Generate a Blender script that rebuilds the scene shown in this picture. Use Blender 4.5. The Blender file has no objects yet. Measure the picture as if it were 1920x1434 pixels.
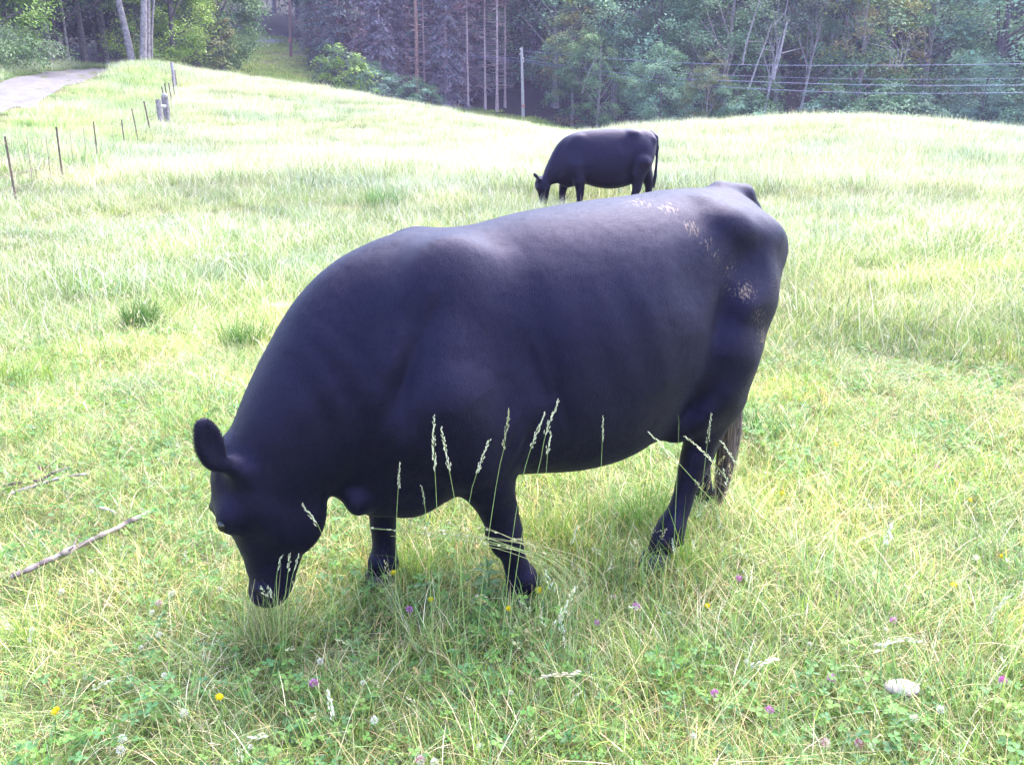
import bpy, math, random
import numpy as np
from mathutils import Vector, Matrix
R_ = math.radians
rng = np.random.default_rng(7)
random.seed(7)
scene = bpy.context.scene
COL = scene.collection

# ------------------------------------------------------------------ camera
F_PX, PITCH, EYE = 1663.0, R_(15.7), 1.6          # focal length in photo pixels, tilt below the horizontal, eye height
cam_d = bpy.data.cameras.new('camera'); cam = bpy.data.objects.new('camera', cam_d); COL.objects.link(cam)
cam.location = (0, 0, EYE); cam.rotation_euler = (R_(90) - PITCH, 0, 0)
cam_d.sensor_width = 36; cam_d.lens = 36 * F_PX / 1920; cam_d.clip_start = .05; cam_d.clip_end = 1500
scene.camera = cam

# ------------------------------------------------------------------ sky, sun, exposure
SUN_EL, SUN_AZ = R_(60), R_(40)                   # azimuth clockwise from the view direction (+Y)
world = bpy.data.worlds.new('World'); scene.world = world; world.use_nodes = True
wt = world.node_tree; bg = wt.nodes['Background']
sky = wt.nodes.new('ShaderNodeTexSky'); sky.sky_type = 'NISHITA'; sky.sun_disc = False
sky.sun_elevation = SUN_EL; sky.sun_rotation = SUN_AZ; sky.air_density = 1.0; sky.dust_density = 2.0; sky.ozone_density = 1.0
wt.links.new(sky.outputs[0], bg.inputs[0]); bg.inputs[1].default_value = .15
sd = bpy.data.lights.new('sun', 'SUN'); sun = bpy.data.objects.new('sun', sd); COL.objects.link(sun)
sd.energy = 1.5; sd.angle = R_(60); sd.color = (1, .965, .9)
sdir = Vector((math.sin(SUN_AZ) * math.cos(SUN_EL), math.cos(SUN_AZ) * math.cos(SUN_EL), math.sin(SUN_EL)))
sun.rotation_euler = sdir.to_track_quat('Z', 'Y').to_euler()
scene.view_settings.view_transform = 'Standard'; scene.view_settings.look = 'None'
scene.view_settings.exposure = 3.0; scene.view_settings.gamma = 1
scene.view_settings.use_curve_mapping = False
scene.cycles.max_bounces = 6; scene.cycles.diffuse_bounces = 3; scene.cycles.transmission_bounces = 4
scene.cycles.glossy_bounces = 2; scene.cycles.volume_bounces = 0; scene.cycles.transparent_max_bounces = 4

# ------------------------------------------------------------------ helpers
def at(px, py, Y):
    """place seen at photo pixel px,py, Y metres ahead"""
    dx = (px - 960) / F_PX; dy = (717 - py) / F_PX
    ry = math.cos(PITCH) + dy * math.sin(PITCH); rz = -math.sin(PITCH) + dy * math.cos(PITCH)
    k = Y / ry
    return np.array([dx * k, Y, EYE + rz * k])

def tag(o, label=None, cat=None, group=None, kind=None):
    if label: o['label'] = label
    if cat: o['category'] = cat
    if group: o['group'] = group
    if kind: o['kind'] = kind
    return o

def empty(name, loc=(0, 0, 0), rz=0, sc=1):
    o = bpy.data.objects.new(name, None); COL.objects.link(o); o.empty_display_size = .1
    o.location = loc; o.rotation_euler = (0, 0, rz); o.scale = (sc,) * 3
    return o

def mesh_np(name, V, Fc, col=None, smooth=False, mats=None, midx=None):
    """V (n,3), Fc list of arrays (m,k)"""
    if isinstance(Fc, np.ndarray): Fc = [Fc]
    Fc = [f for f in Fc if len(f)]
    me = bpy.data.meshes.new(name); V = np.asarray(V, np.float32)
    me.vertices.add(len(V)); me.vertices.foreach_set('co', V.ravel())
    loops = np.concatenate([f.ravel() for f in Fc]).astype(np.int32)
    tot = np.concatenate([np.full(len(f), f.shape[1], np.int32) for f in Fc])
    st = np.concatenate([[0], np.cumsum(tot)[:-1]]).astype(np.int32)
    me.loops.add(len(loops)); me.loops.foreach_set('vertex_index', loops)
    me.polygons.add(len(tot)); me.polygons.foreach_set('loop_start', st)
    if midx is not None: me.polygons.foreach_set('material_index', np.asarray(midx, np.int32))
    me.update(calc_edges=True)
    me.polygons.foreach_set('use_smooth', np.full(len(tot), smooth, bool))
    if col is not None:
        a = me.color_attributes.new('col', 'FLOAT_COLOR', 'POINT')
        c = np.ones((len(V), 4), np.float32); c[:, :3] = col; a.data.foreach_set('color', c.ravel())
    for m in (mats or []): me.materials.append(m)
    return me

def obj(name, me, parent=None, loc=None):
    o = bpy.data.objects.new(name, me); COL.objects.link(o)
    if parent: o.parent = parent
    if loc is not None: o.location = loc
    return o

class MB:
    """collects shapes with a colour each, built as one mesh"""
    def __init__(s): s.V = []; s.F = {3: [], 4: []}; s.C = []; s.n = 0
    def add(s, V, F, c=(1, 1, 1)):
        V = np.asarray(V, float); F = np.asarray(F, int)
        s.V.append(V); s.F[F.shape[1]].append(F + s.n); s.n += len(V)
        c = np.asarray(c, float); s.C.append(np.broadcast_to(c, (len(V), 3)))
    def tube(s, P, r, k=8, c=(1, 1, 1), cap=True, rough=0):
        P = np.asarray(P, float); n = len(P); r = np.broadcast_to(np.asarray(r, float), (n,))
        T = np.gradient(P, axis=0); T /= np.linalg.norm(T, axis=1)[:, None] + 1e-9
        ref = np.array([0, 0, 1.]) if abs(T[:, 2]).mean() < .8 else np.array([1., 0, 0])
        A = np.cross(T, ref); A /= np.linalg.norm(A, axis=1)[:, None] + 1e-9; B = np.cross(T, A)
        a = np.arange(k) * 2 * np.pi / k
        rr = r[:, None] * (1 + rough * rng.normal(size=(n, k))) if rough else np.repeat(r[:, None], k, 1)
        V = P[:, None] + rr[..., None] * (np.cos(a)[None, :, None] * A[:, None] + np.sin(a)[None, :, None] * B[:, None])
        V = V.reshape(-1, 3); i = np.arange(n - 1)[:, None] * k; j = np.arange(k)[None]; j2 = (j + 1) % k
        F = np.stack([i + j, i + j2, i + k + j2, i + k + j], -1).reshape(-1, 4)
        s.add(V, F, c)
        if cap:
            for e in (0, n - 1):
                base = V[e * k:(e + 1) * k]; ctr = base.mean(0)[None]
                q = np.arange(k); f = np.stack([q, (q + 1) % k, np.full(k, k)], 1)
                s.add(np.vstack([base, ctr]), f[:, ::-1] if e == 0 else f, c if np.ndim(c) == 1 else np.asarray(c)[-1])
    def ell(s, c0, r, M=None, u=12, v=8, c=(1, 1, 1), noise=0, top=False):
        th = np.linspace(0, np.pi, v + 1); ph = np.arange(u) * 2 * np.pi / u
        D = np.stack([np.sin(th)[:, None] * np.cos(ph), np.sin(th)[:, None] * np.sin(ph), np.repeat(np.cos(th)[:, None], u, 1)], -1).reshape(-1, 3)
        V = D * np.asarray(r)
        if noise: V = V * (1 + noise * rng.normal(size=(len(V), 1)))
        if M is not None: V = V @ np.asarray(M).T
        V = V + np.asarray(c0)
        i = np.arange(v)[:, None] * u; j = np.arange(u)[None]; j2 = (j + 1) % u
        F = np.stack([i + j, i + u + j, i + u + j2, i + j2], -1).reshape(-1, 4)
        s.add(V, F, c)
    def mesh(s, name, mats, smooth=True):
        V = np.concatenate(s.V); Fs = [np.concatenate(s.F[k]) for k in (3, 4) if s.F[k]]
        return mesh_np(name, V, Fs, np.concatenate(s.C), smooth, mats)
    def build(s, name, mat, parent=None, smooth=True, loc=None):
        return obj(name, s.mesh(name, [mat], smooth), parent, loc)

# ------------------------------------------------------------------ materials
def new_mat(name):
    m = bpy.data.materials.new(name); m.use_nodes = True
    return m, m.node_tree, m.node_tree.nodes['Principled BSDF'], m.node_tree.nodes['Material Output']
def N(t, kind, **kw):
    n = t.nodes.new(kind)
    for k, v in kw.items(): setattr(n, k, v)
    return n
def mixrgb(t, blend, fac, a, b):
    n = t.nodes.new('ShaderNodeMix'); n.data_type = 'RGBA'; n.blend_type = blend; n.clamp_factor = True
    for sock, v in ((n.inputs[0], fac), (n.inputs[6], a), (n.inputs[7], b)):
        if hasattr(v, 'is_output'): t.links.new(v, sock)
        elif isinstance(v, (int, float)): sock.default_value = v
        else: sock.default_value = (*v, 1)
    return n.outputs[2]
def ramp(t, src, stops):
    r = t.nodes.new('ShaderNodeValToRGB'); t.links.new(src, r.inputs[0]); el = r.color_ramp.elements
    while len(el) < len(stops): el.new(.5)
    for e, (p, c) in zip(el, stops): e.position = p; e.color = (*c, 1) if len(c) == 3 else c
    return r.outputs[0]

def mat_vcol(name, rough=.6, spec=.3, noise_sc=0, noise_amt=.3, bump=0, transl=0, tint=False, objrand=0):
    """colour from the mesh's own 'col' attribute, broken up by noise"""
    m, t, p, out = new_mat(name)
    a = N(t, 'ShaderNodeAttribute', attribute_name='col'); c = a.outputs['Color']
    if tint:
        q = N(t, 'ShaderNodeAttribute', attribute_type='INSTANCER', attribute_name='tint')
        c = mixrgb(t, 'MULTIPLY', 1, c, q.outputs['Color'])
    if objrand:
        oi = N(t, 'ShaderNodeObjectInfo')
        rr = ramp(t, oi.outputs['Random'], [(0, (1 - objrand, 1 - objrand * .8, 1 - objrand * .3)), (.5, (1, 1, 1)), (1, (1 + objrand * .9, 1 + objrand * .5, 1 - objrand * .6))])
        c = mixrgb(t, 'MULTIPLY', 1, c, rr)
    if noise_sc:
        tc = N(t, 'ShaderNodeTexCoord'); nz = N(t, 'ShaderNodeTexNoise'); nz.inputs['Scale'].default_value = noise_sc
        nz.inputs['Detail'].default_value = 5; t.links.new(tc.outputs['Object'], nz.inputs['Vector'])
        g = ramp(t, nz.outputs['Fac'], [(.3, (1 - noise_amt,) * 3), (.7, (1 + noise_amt,) * 3)])
        c = mixrgb(t, 'MULTIPLY', 1, c, g)
        if bump:
            b = N(t, 'ShaderNodeBump'); b.inputs['Strength'].default_value = bump; b.inputs['Distance'].default_value = .02
            t.links.new(nz.outputs['Fac'], b.inputs['Height']); t.links.new(b.outputs[0], p.inputs['Normal'])
    t.links.new(c, p.inputs['Base Color']); p.inputs['Roughness'].default_value = rough
    p.inputs['Specular IOR Level'].default_value = spec
    if transl:
        tr = N(t, 'ShaderNodeBsdfTranslucent'); t.links.new(mixrgb(t, 'MULTIPLY', 1, c, (1.0, 1.12, .72)), tr.inputs[0])
        mx = N(t, 'ShaderNodeMixShader'); mx.inputs[0].default_value = transl
        t.links.new(p.outputs[0], mx.inputs[1]); t.links.new(tr.outputs[0], mx.inputs[2]); t.links.new(mx.outputs[0], out.inputs[0])
    return m

M_GRASS = mat_vcol('grass blades', .5, .35, transl=.35, tint=True)
M_LEAF = mat_vcol('tree leaves', .55, .3, transl=.28, objrand=.18)
M_NEEDLE = mat_vcol('conifer needles', .6, .25, transl=.1, objrand=.15)
M_BARK = mat_vcol('bark', .85, .15, 6, .45, .6)
M_PLANT = mat_vcol('plant leaves', .5, .35, transl=.3)
M_DRY = mat_vcol('dry grass heads', .6, .3, 60, .25, transl=.2)
M_PETAL = mat_vcol('petals', .6, .2, transl=.2)
M_WOOD = mat_vcol('weathered wood', .8, .2, 18, .4, .6)
M_METAL = mat_vcol('rusty steel', .6, .5, 14, .4, .3)
M_WIRE = mat_vcol('wire', .45, .5)
M_STONE = mat_vcol('pale stone', .75, .3, 25, .2, .5)

# ------------------------------------------------------------------ terrain
def sight(px, py, Y): p = at(px, py, Y); return (p[0], p[1], p[2] - (.38 if 37 < Y < 64 else .15 if 20 < Y <= 37 else 0))
CP = []
for a in [(960, 1300, 2.3)]: pass
for x, y, z in [(-3, -6, -.05), (3, -6, .05), (0, 0, -.02), (-2, 2.5, -.04), (-1, 2.7, -.03), (0, 2.7, -.04), (.6, 3.1, 0), (2.2, 3, .02), (-3, 5, .02),
                (0, 5, .05), (3, 5, .1), (-4, 8, .1), (0, 8, .12), (4, 8, .2), (-7, 0, 0), (7, 0, .05), (-8, 8, .12), (9, 8, .3),
                (-14, -10, 0), (14, -10, .2), (-30, -12, 1), (30, -12, .5)]: CP.append((x, y, z))
for a in [(1100, 388, 16), (1400, 350, 20), (1800, 400, 15), (700, 420, 13.5), (350, 420, 14), (1500, 262, 30), (1250, 255, 33), (1800, 290, 27), (600, 330, 20), (300, 330, 20),
          (1070, 252, 44), (1180, 236, 42), (1300, 226, 41), (1500, 214, 42), (1700, 220, 41), (1920, 245, 38), (2150, 280, 36),
          (980, 238, 52), (880, 218, 55), (800, 198, 58), (700, 178, 60), (600, 163, 60), (500, 148, 60), (420, 138, 60), (345, 130, 60),
          (900, 270, 38), (650, 240, 42), (500, 210, 42), (400, 185, 44),
          (325, 162, 50), (300, 237, 36), (275, 243, 32.5), (228, 271, 28), (175, 298, 23.5), (105, 350, 18), (10, 385, 15), (-150, 430, 12.5),
          (0, 191, 30), (0, 157, 38), (100, 151, 42), (100, 128, 50), (200, 130, 54), (232, 121, 60), (-150, 270, 20), (-300, 290, 18),
          (150, 215, 37), (60, 250, 27), (230, 175, 45), (268, 104, 56), (300, 130, 54), (-60, 130, 46), (60, 118, 58), (-200, 180, 40)]: CP.append(sight(*a))
# behind the crests
for a in [(340, 128, 78), (240, 128, 80), (120, 118, 85), (0, 118, 80), (-150, 118, 80)]: CP.append(sight(*a))
for a in [(420, 150, 84), (500, 155, 84), (600, 178, 84), (600, 148, 95), (520, 128, 100), (545, 98, 110), (450, 85, 118), (500, 70, 124), (590, 85, 128),
          (700, 205, 84), (800, 215, 84), (750, 190, 96), (900, 228, 84), (1000, 220, 90), (1070, 244, 88), (1000, 240, 74)]: CP.append(sight(*a))
for x, y, z in [(14, 54, .9), (24, 52, 1.2), (20, 62, .3), (35, 62, .1), (50, 58, .3), (20, 80, -.2), (40, 80, -1), (62, 78, -1), (30, 100, 2), (55, 100, 2), (80, 90, 0), (95, 50, -1),
                (10, 120, 9), (-15, 125, 12), (40, 125, 9), (75, 125, 9), (0, 150, 20), (50, 155, 21), (-50, 150, 21), (100, 150, 18), (-60, 110, 12), (-75, 60, 7),
                (-80, 20, 5), (120, 90, 5), (0, 220, 38), (90, 220, 36), (-100, 220, 36), (-130, 120, 22), (160, 160, 20), (150, 20, 0), (-110, -20, 3)]: CP.append((x, y, z))
CP = np.array(CP, float)
def _phi(r2): return np.where(r2 > 1e-9, .5 * r2 * np.log(r2 + 1e-12), 0)
def _warp(x, y): # gives near points finer grain
    r = np.sqrt(x * x + y * y) + 1e-6; k = np.log1p(r / 8) / r * 8
    return x * k, y * k
_cx, _cy = _warp(CP[:, 0], CP[:, 1]); _n = len(CP)
_K = _phi((_cx[:, None] - _cx) ** 2 + (_cy[:, None] - _cy) ** 2) + np.eye(_n) * .35
_P = np.stack([np.ones(_n), _cx, _cy], 1)
_A = np.block([[_K, _P], [_P.T, np.zeros((3, 3))]])
_W = np.linalg.solve(_A, np.concatenate([CP[:, 2], np.zeros(3)]))
def H(x, y):
    x = np.asarray(x, float); y = np.asarray(y, float); sh = x.shape; x = x.ravel(); y = y.ravel()
    wx, wy = _warp(x, y); z = _W[-3] + _W[-2] * wx + _W[-1] * wy
    for i in range(_n): z = z + _W[i] * _phi((wx - _cx[i]) ** 2 + (wy - _cy[i]) ** 2)
    z = z + .015 * np.sin(x * 2.3 + 1) * np.sin(y * 1.9) + .012 * np.sin(x * 4.7 + y * 3.1) + .05 * np.sin(x * .7 + y * .5) * np.sin(y * .6 - x * .3) * np.clip((y - 5) / 10, 0, 1)
    return z.reshape(sh)
def h1(x, y): return float(H(np.array([x]), np.array([y]))[0])

def axis(a, b, fine, grow):
    out = [0.]; s = fine
    while out[-1] < b: out.append(out[-1] + s); s = min(s * grow, 6)
    neg = [0.]; s = fine
    while neg[-1] > a: neg.append(neg[-1] - s); s = min(s * grow, 6)
    return np.array(sorted(set(neg + out)))
gx = axis(-165, 175, .2, 1.018); gy = axis(-40, 255, .2, 1.014)
GX, GY = np.meshgrid(gx, gy); GZ = H(np.clip(GX, -170, 170), np.clip(GY, -20, 240))
nx_, ny_ = len(gx), len(gy)
ii = (np.arange(ny_ - 1)[:, None] * nx_ + np.arange(nx_ - 1)[None]).ravel()
Fg = np.stack([ii, ii + 1, ii + 1 + nx_, ii + nx_], 1)
def smoothstep(a, b, x): t_ = np.clip((x - a) / (b - a), 0, 1); return t_ * t_ * (3 - 2 * t_)
def photo_x(x, y): return 960 + F_PX * x / (np.maximum(y, 1) * math.cos(PITCH))
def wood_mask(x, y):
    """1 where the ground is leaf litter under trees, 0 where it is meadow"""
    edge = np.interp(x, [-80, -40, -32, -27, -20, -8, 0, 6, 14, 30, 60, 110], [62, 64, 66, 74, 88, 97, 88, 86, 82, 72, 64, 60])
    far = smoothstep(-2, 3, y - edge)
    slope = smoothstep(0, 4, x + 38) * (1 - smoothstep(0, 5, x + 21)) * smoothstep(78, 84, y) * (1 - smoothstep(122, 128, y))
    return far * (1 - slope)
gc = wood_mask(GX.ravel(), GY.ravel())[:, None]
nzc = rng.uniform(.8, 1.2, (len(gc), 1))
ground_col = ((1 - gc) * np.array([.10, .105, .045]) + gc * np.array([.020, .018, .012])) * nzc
M_GROUND = mat_vcol('meadow soil and moss', .95, .1, 22, .6, .9)
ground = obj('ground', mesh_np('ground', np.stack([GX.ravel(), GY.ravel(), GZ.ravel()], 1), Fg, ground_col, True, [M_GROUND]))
tag(ground, 'grassy pasture ground rolling up to the wooded hillside', kind='structure')

# gravel lane on the left
road_c = np.array([(-10.5, 8), (-12.5, 15), (-15.3, 23), (-18.1, 31), (-22.2, 43), (-25.2, 55), (-27.2, 63), (-31, 80)], float)
def spline(P, n):
    P = np.asarray(P, float); d = np.concatenate([[0], np.cumsum(np.linalg.norm(np.diff(P, axis=0), axis=1))]); tt = np.linspace(0, d[-1], n)
    # catmull-rom by arc length
    out = []
    for t_ in tt:
        i = min(np.searchsorted(d, t_, 'right') - 1, len(P) - 2); u = (t_ - d[i]) / (d[i + 1] - d[i] + 1e-9)
        p0, p1, p2, p3 = P[max(i - 1, 0)], P[i], P[i + 1], P[min(i + 2, len(P) - 1)]
        out.append(.5 * ((2 * p1) + (-p0 + p2) * u + (2 * p0 - 5 * p1 + 4 * p2 - p3) * u * u + (-p0 + 3 * p1 - 3 * p2 + p3) * u ** 3))
    return np.array(out)
rc = spline(road_c, 140)
def road_dist(x, y):
    x = np.asarray(x); y = np.asarray(y)
    return np.sqrt(((x[:, None] - rc[None, :, 0]) ** 2 + (y[:, None] - rc[None, :, 1]) ** 2).min(1))
tn = np.gradient(rc, axis=0); tn /= np.linalg.norm(tn, axis=1)[:, None]; nn = np.stack([tn[:, 1], -tn[:, 0]], 1)
offs = np.linspace(-1.3, 1.3, 13)
RP = rc[:, None] + nn[:, None] * (offs[None, :, None] + .05 * np.sin(np.arange(140) * .5)[:, None, None] * (abs(offs) > 1.1)[None, :, None])
RZ = H(RP[..., 0], RP[..., 1]) + .02 + .02 * np.cos(offs * 4.8)[None] * (1 - (offs / 1.3) ** 2)[None]
RV = np.concatenate([RP, RZ[..., None]], -1).reshape(-1, 3)
ii = (np.arange(139)[:, None] * 13 + np.arange(12)[None]).ravel(); RF = np.stack([ii, ii + 1, ii + 14, ii + 13], 1)
rcol = np.array([.125, .112, .12]) * rng.uniform(.85, 1.1, (len(RV), 1))
tag(obj('gravel_lane', mesh_np('gravel_lane', RV, RF, rcol, True, [mat_vcol('gravel', .9, .2, 30, .35, .8)])), 'pale grey gravel lane climbing to the woods', kind='structure')
# bit of the same lane far across the valley
q0 = [(at(px, py, Y)[0], Y) for px, py, Y in [(462, 92, 113), (485, 80, 117), (505, 68, 121), (512, 64, 124)]]
q1 = spline(q0, 24); tn = np.gradient(q1, axis=0); tn /= np.linalg.norm(tn, axis=1)[:, None]; nn = np.stack([tn[:, 1], -tn[:, 0]], 1)
offs = np.linspace(-1.6, 1.6, 7); RP = q1[:, None] + nn[:, None] * offs[None, :, None]; RZ = H(RP[..., 0], RP[..., 1]) + .12
ii = (np.arange(23)[:, None] * 7 + np.arange(6)[None]).ravel(); RF = np.stack([ii, ii + 1, ii + 8, ii + 7], 1)
tag(obj('lane_bend', mesh_np('lane_bend', np.concatenate([RP, RZ[..., None]], -1).reshape(-1, 3), RF, np.full((168, 3), .2), True, [bpy.data.materials['gravel']])), 'short pale bend of the lane on the far hillside', kind='structure')
# ------------------------------------------------------------------ animals: blended solid -> one continuous mesh
class Solid:
    def __init__(s, lo, hi, h):
        s.lo = np.array(lo, np.float32); s.h = h
        s.ax = [np.arange(l, u, h, dtype=np.float32) for l, u in zip(lo, hi)]
        s.D = np.full([len(a) for a in s.ax], 1., np.float32)
    def _sub(s, lo, hi):
        sl = [slice(max(0, int((l - L) / s.h)), max(1, min(len(a), int((u - L) / s.h) + 2))) for l, u, L, a in zip(lo, hi, s.lo, s.ax)]
        X = s.ax[0][sl[0]][:, None, None]; Y = s.ax[1][sl[1]][None, :, None]; Z = s.ax[2][sl[2]][None, None, :]
        return tuple(sl), X, Y, Z
    def blend(s, sl, d, k, sub=False):
        a = s.D[sl]
        if sub:
            d = -d; h = np.clip(.5 + .5 * (d - a) / k, 0, 1)
            s.D[sl] = a * (1 - h) + d * h + k * h * (1 - h)
        else:
            h = np.clip(.5 + .5 * (a - d) / k, 0, 1)
            s.D[sl] = a * (1 - h) + d * h - k * h * (1 - h)
    def cap(s, a, b, ra, rb, k=.05, fy=1.0):
        """tapered capsule, fy squeezes it across the body"""
        a = np.array(a); b = np.array(b); m = max(ra, rb) + k + .03
        sl, X, Y, Z = s._sub(np.minimum(a, b) - m, np.maximum(a, b) + m)
        ab = b - a; px, py, pz = X - a[0], Y - a[1], Z - a[2]
        t = np.clip((px * ab[0] + py * ab[1] + pz * ab[2]) / (ab @ ab), 0, 1)
        dy = (py - t * ab[1]) / fy
        d = np.sqrt((px - t * ab[0]) ** 2 + dy ** 2 + (pz - t * ab[2]) ** 2) - (ra + (rb - ra) * t)
        s.blend(sl, d, k)
    def chain(s, P, k=.05, fy=1.0):
        P = np.array(P, float); m = P[:, 3].max() + k + .03; sl, X, Y, Z = s._sub(P[:, :3].min(0) - m, P[:, :3].max(0) + m); D_ = None
        for p, q in zip(P[:-1], P[1:]):
            ab = q[:3] - p[:3]; px, py, pz = X - p[0], Y - p[1], Z - p[2]; t = np.clip((px * ab[0] + py * ab[1] + pz * ab[2]) / (ab @ ab), 0, 1)
            d = np.sqrt((px - t * ab[0]) ** 2 + ((py - t * ab[1]) / fy) ** 2 + (pz - t * ab[2]) ** 2) - (p[3] + (q[3] - p[3]) * t + .003)
            if D_ is None: D_ = d
            else: h = np.clip(.5 + .5 * (D_ - d) / .012, 0, 1); D_ = D_ * (1 - h) + d * h - .012 * h * (1 - h)
        s.blend(sl, D_, k)
    def ell(s, c, r, k=.05, M=None, sub=False):
        c = np.array(c, float); r = np.array(r, float); m = r.max() + k + .03
        sl, X, Y, Z = s._sub(c - m, c + m)
        p = [X - c[0], Y - c[1], Z - c[2]]
        if M is not None: p = [p[0] * M[0][i] + p[1] * M[1][i] + p[2] * M[2][i] for i in range(3)]
        k0 = np.sqrt((p[0] / r[0]) ** 2 + (p[1] / r[1]) ** 2 + (p[2] / r[2]) ** 2)
        k1 = np.sqrt((p[0] / r[0] ** 2) ** 2 + (p[1] / r[1] ** 2) ** 2 + (p[2] / r[2] ** 2) ** 2) + 1e-6
        s.blend(sl, k0 * (k0 - 1) / k1, k, sub)
    def loft(s, st, k=.05):
        """stations (x, top, bottom, half width, level of greatest width 0..1, upper exponent)"""
        st = np.array(st, float); X, Y, Z = s.ax[0][:, None, None], s.ax[1][None, :, None], s.ax[2][None, None, :]
        def ip(c):  # smooth interpolation
            xs = st[:, 0]; v = st[:, c]; m = np.gradient(v, xs); x = np.clip(s.ax[0], xs[0], xs[-1])
            i = np.clip(np.searchsorted(xs, x, 'right') - 1, 0, len(xs) - 2); hh = xs[i + 1] - xs[i]; u = (x - xs[i]) / hh
            return ((2 * u ** 3 - 3 * u ** 2 + 1) * v[i] + (u ** 3 - 2 * u ** 2 + u) * hh * m[i] + (-2 * u ** 3 + 3 * u ** 2) * v[i + 1] + (u ** 3 - u ** 2) * hh * m[i + 1])[:, None, None].astype(np.float32)
        top, bot, w, lv, pu = (ip(c) for c in range(1, 6)); w = np.maximum(w, .01)
        zc = bot + (top - bot) * lv; hz = np.where(Z > zc, top - zc, zc - bot); hz = np.maximum(hz, .01)
        p = np.where(Z > zc, pu, 2.5); ay = np.abs(Y) / w + 1e-4; az = np.abs(Z - zc) / hz + 1e-4
        Fv = (ay ** p + az ** p) ** (1 / p); g = Fv ** (1 - p) * np.sqrt((ay ** (p - 1) / w) ** 2 + (az ** (p - 1) / hz) ** 2)
        d = (Fv - 1) / g
        ex = np.maximum(st[0, 0] - X, X - st[-1, 0]); d = np.maximum(d, ex)
        s.blend((slice(None),) * 3, d.astype(np.float32), k)
    def mesh(s, smooth_it=3):
        D = s.D; ins = D < 0; nx, ny, nz = D.shape
        c = np.zeros((nx - 1, ny - 1, nz - 1), np.int8)
        for i in (0, 1):
            for j in (0, 1):
                for k in (0, 1): c += ins[i:nx - 1 + i, j:ny - 1 + j, k:nz - 1 + k]
        act = np.argwhere((c > 0) & (c < 8)); idx = -np.ones(c.shape, np.int64); idx[tuple(act.T)] = np.arange(len(act))
        acc = np.zeros((len(act), 3)); cnt = np.zeros(len(act))
        cor = [(i, j, k) for i in (0, 1) for j in (0, 1) for k in (0, 1)]
        for a in cor:
            for ax in range(3):
                if a[ax]: continue
                b = list(a); b[ax] = 1
                va = D[tuple((act + a).T)]; vb = D[tuple((act + b).T)]; m = (va < 0) != (vb < 0)
                t = va[m] / (va[m] - vb[m]); p = np.array(a, float)[None].repeat(m.sum(), 0); p[:, ax] += t
                acc[m] += p; cnt[m] += 1
        V = (act + acc / cnt[:, None]) * s.h + s.lo
        Fs = []
        for ax in range(3):
            sl0 = [slice(None)] * 3; sl1 = [slice(None)] * 3; sl0[ax] = slice(0, -1); sl1[ax] = slice(1, None)
            A, B = ins[tuple(sl0)], ins[tuple(sl1)]; E = np.argwhere(A != B); u, v = [q for q in range(3) if q != ax]
            E = E[(E[:, u] > 0) & (E[:, v] > 0) & (E[:, u] < D.shape[u] - 1) & (E[:, v] < D.shape[v] - 1)]
            q = []
            for du, dv in ((-1, -1), (0, -1), (0, 0), (-1, 0)):
                e = E.copy(); e[:, u] += du; e[:, v] += dv; q.append(idx[tuple(e.T)])
            q = np.stack(q, 1); fl = A[tuple(E.T)] ^ (ax == 1); q[~fl] = q[~fl][:, ::-1]; Fs.append(q)
        Fq = np.concatenate(Fs)
        E = np.concatenate([Fq[:, [0, 1]], Fq[:, [1, 2]], Fq[:, [2, 3]], Fq[:, [3, 0]]]); nb = np.bincount(E.ravel(), minlength=len(V))[:, None]
        for it in range(smooth_it):
            S = np.zeros_like(V)
            for d in range(3): S[:, d] = np.bincount(E[:, 0], V[E[:, 1], d], len(V)) + np.bincount(E[:, 1], V[E[:, 0], d], len(V))
            V = V + (.5 if it % 2 == 0 else -.47 if smooth_it > 5 else .5) * (S / nb - V)
        return V, Fq

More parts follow.
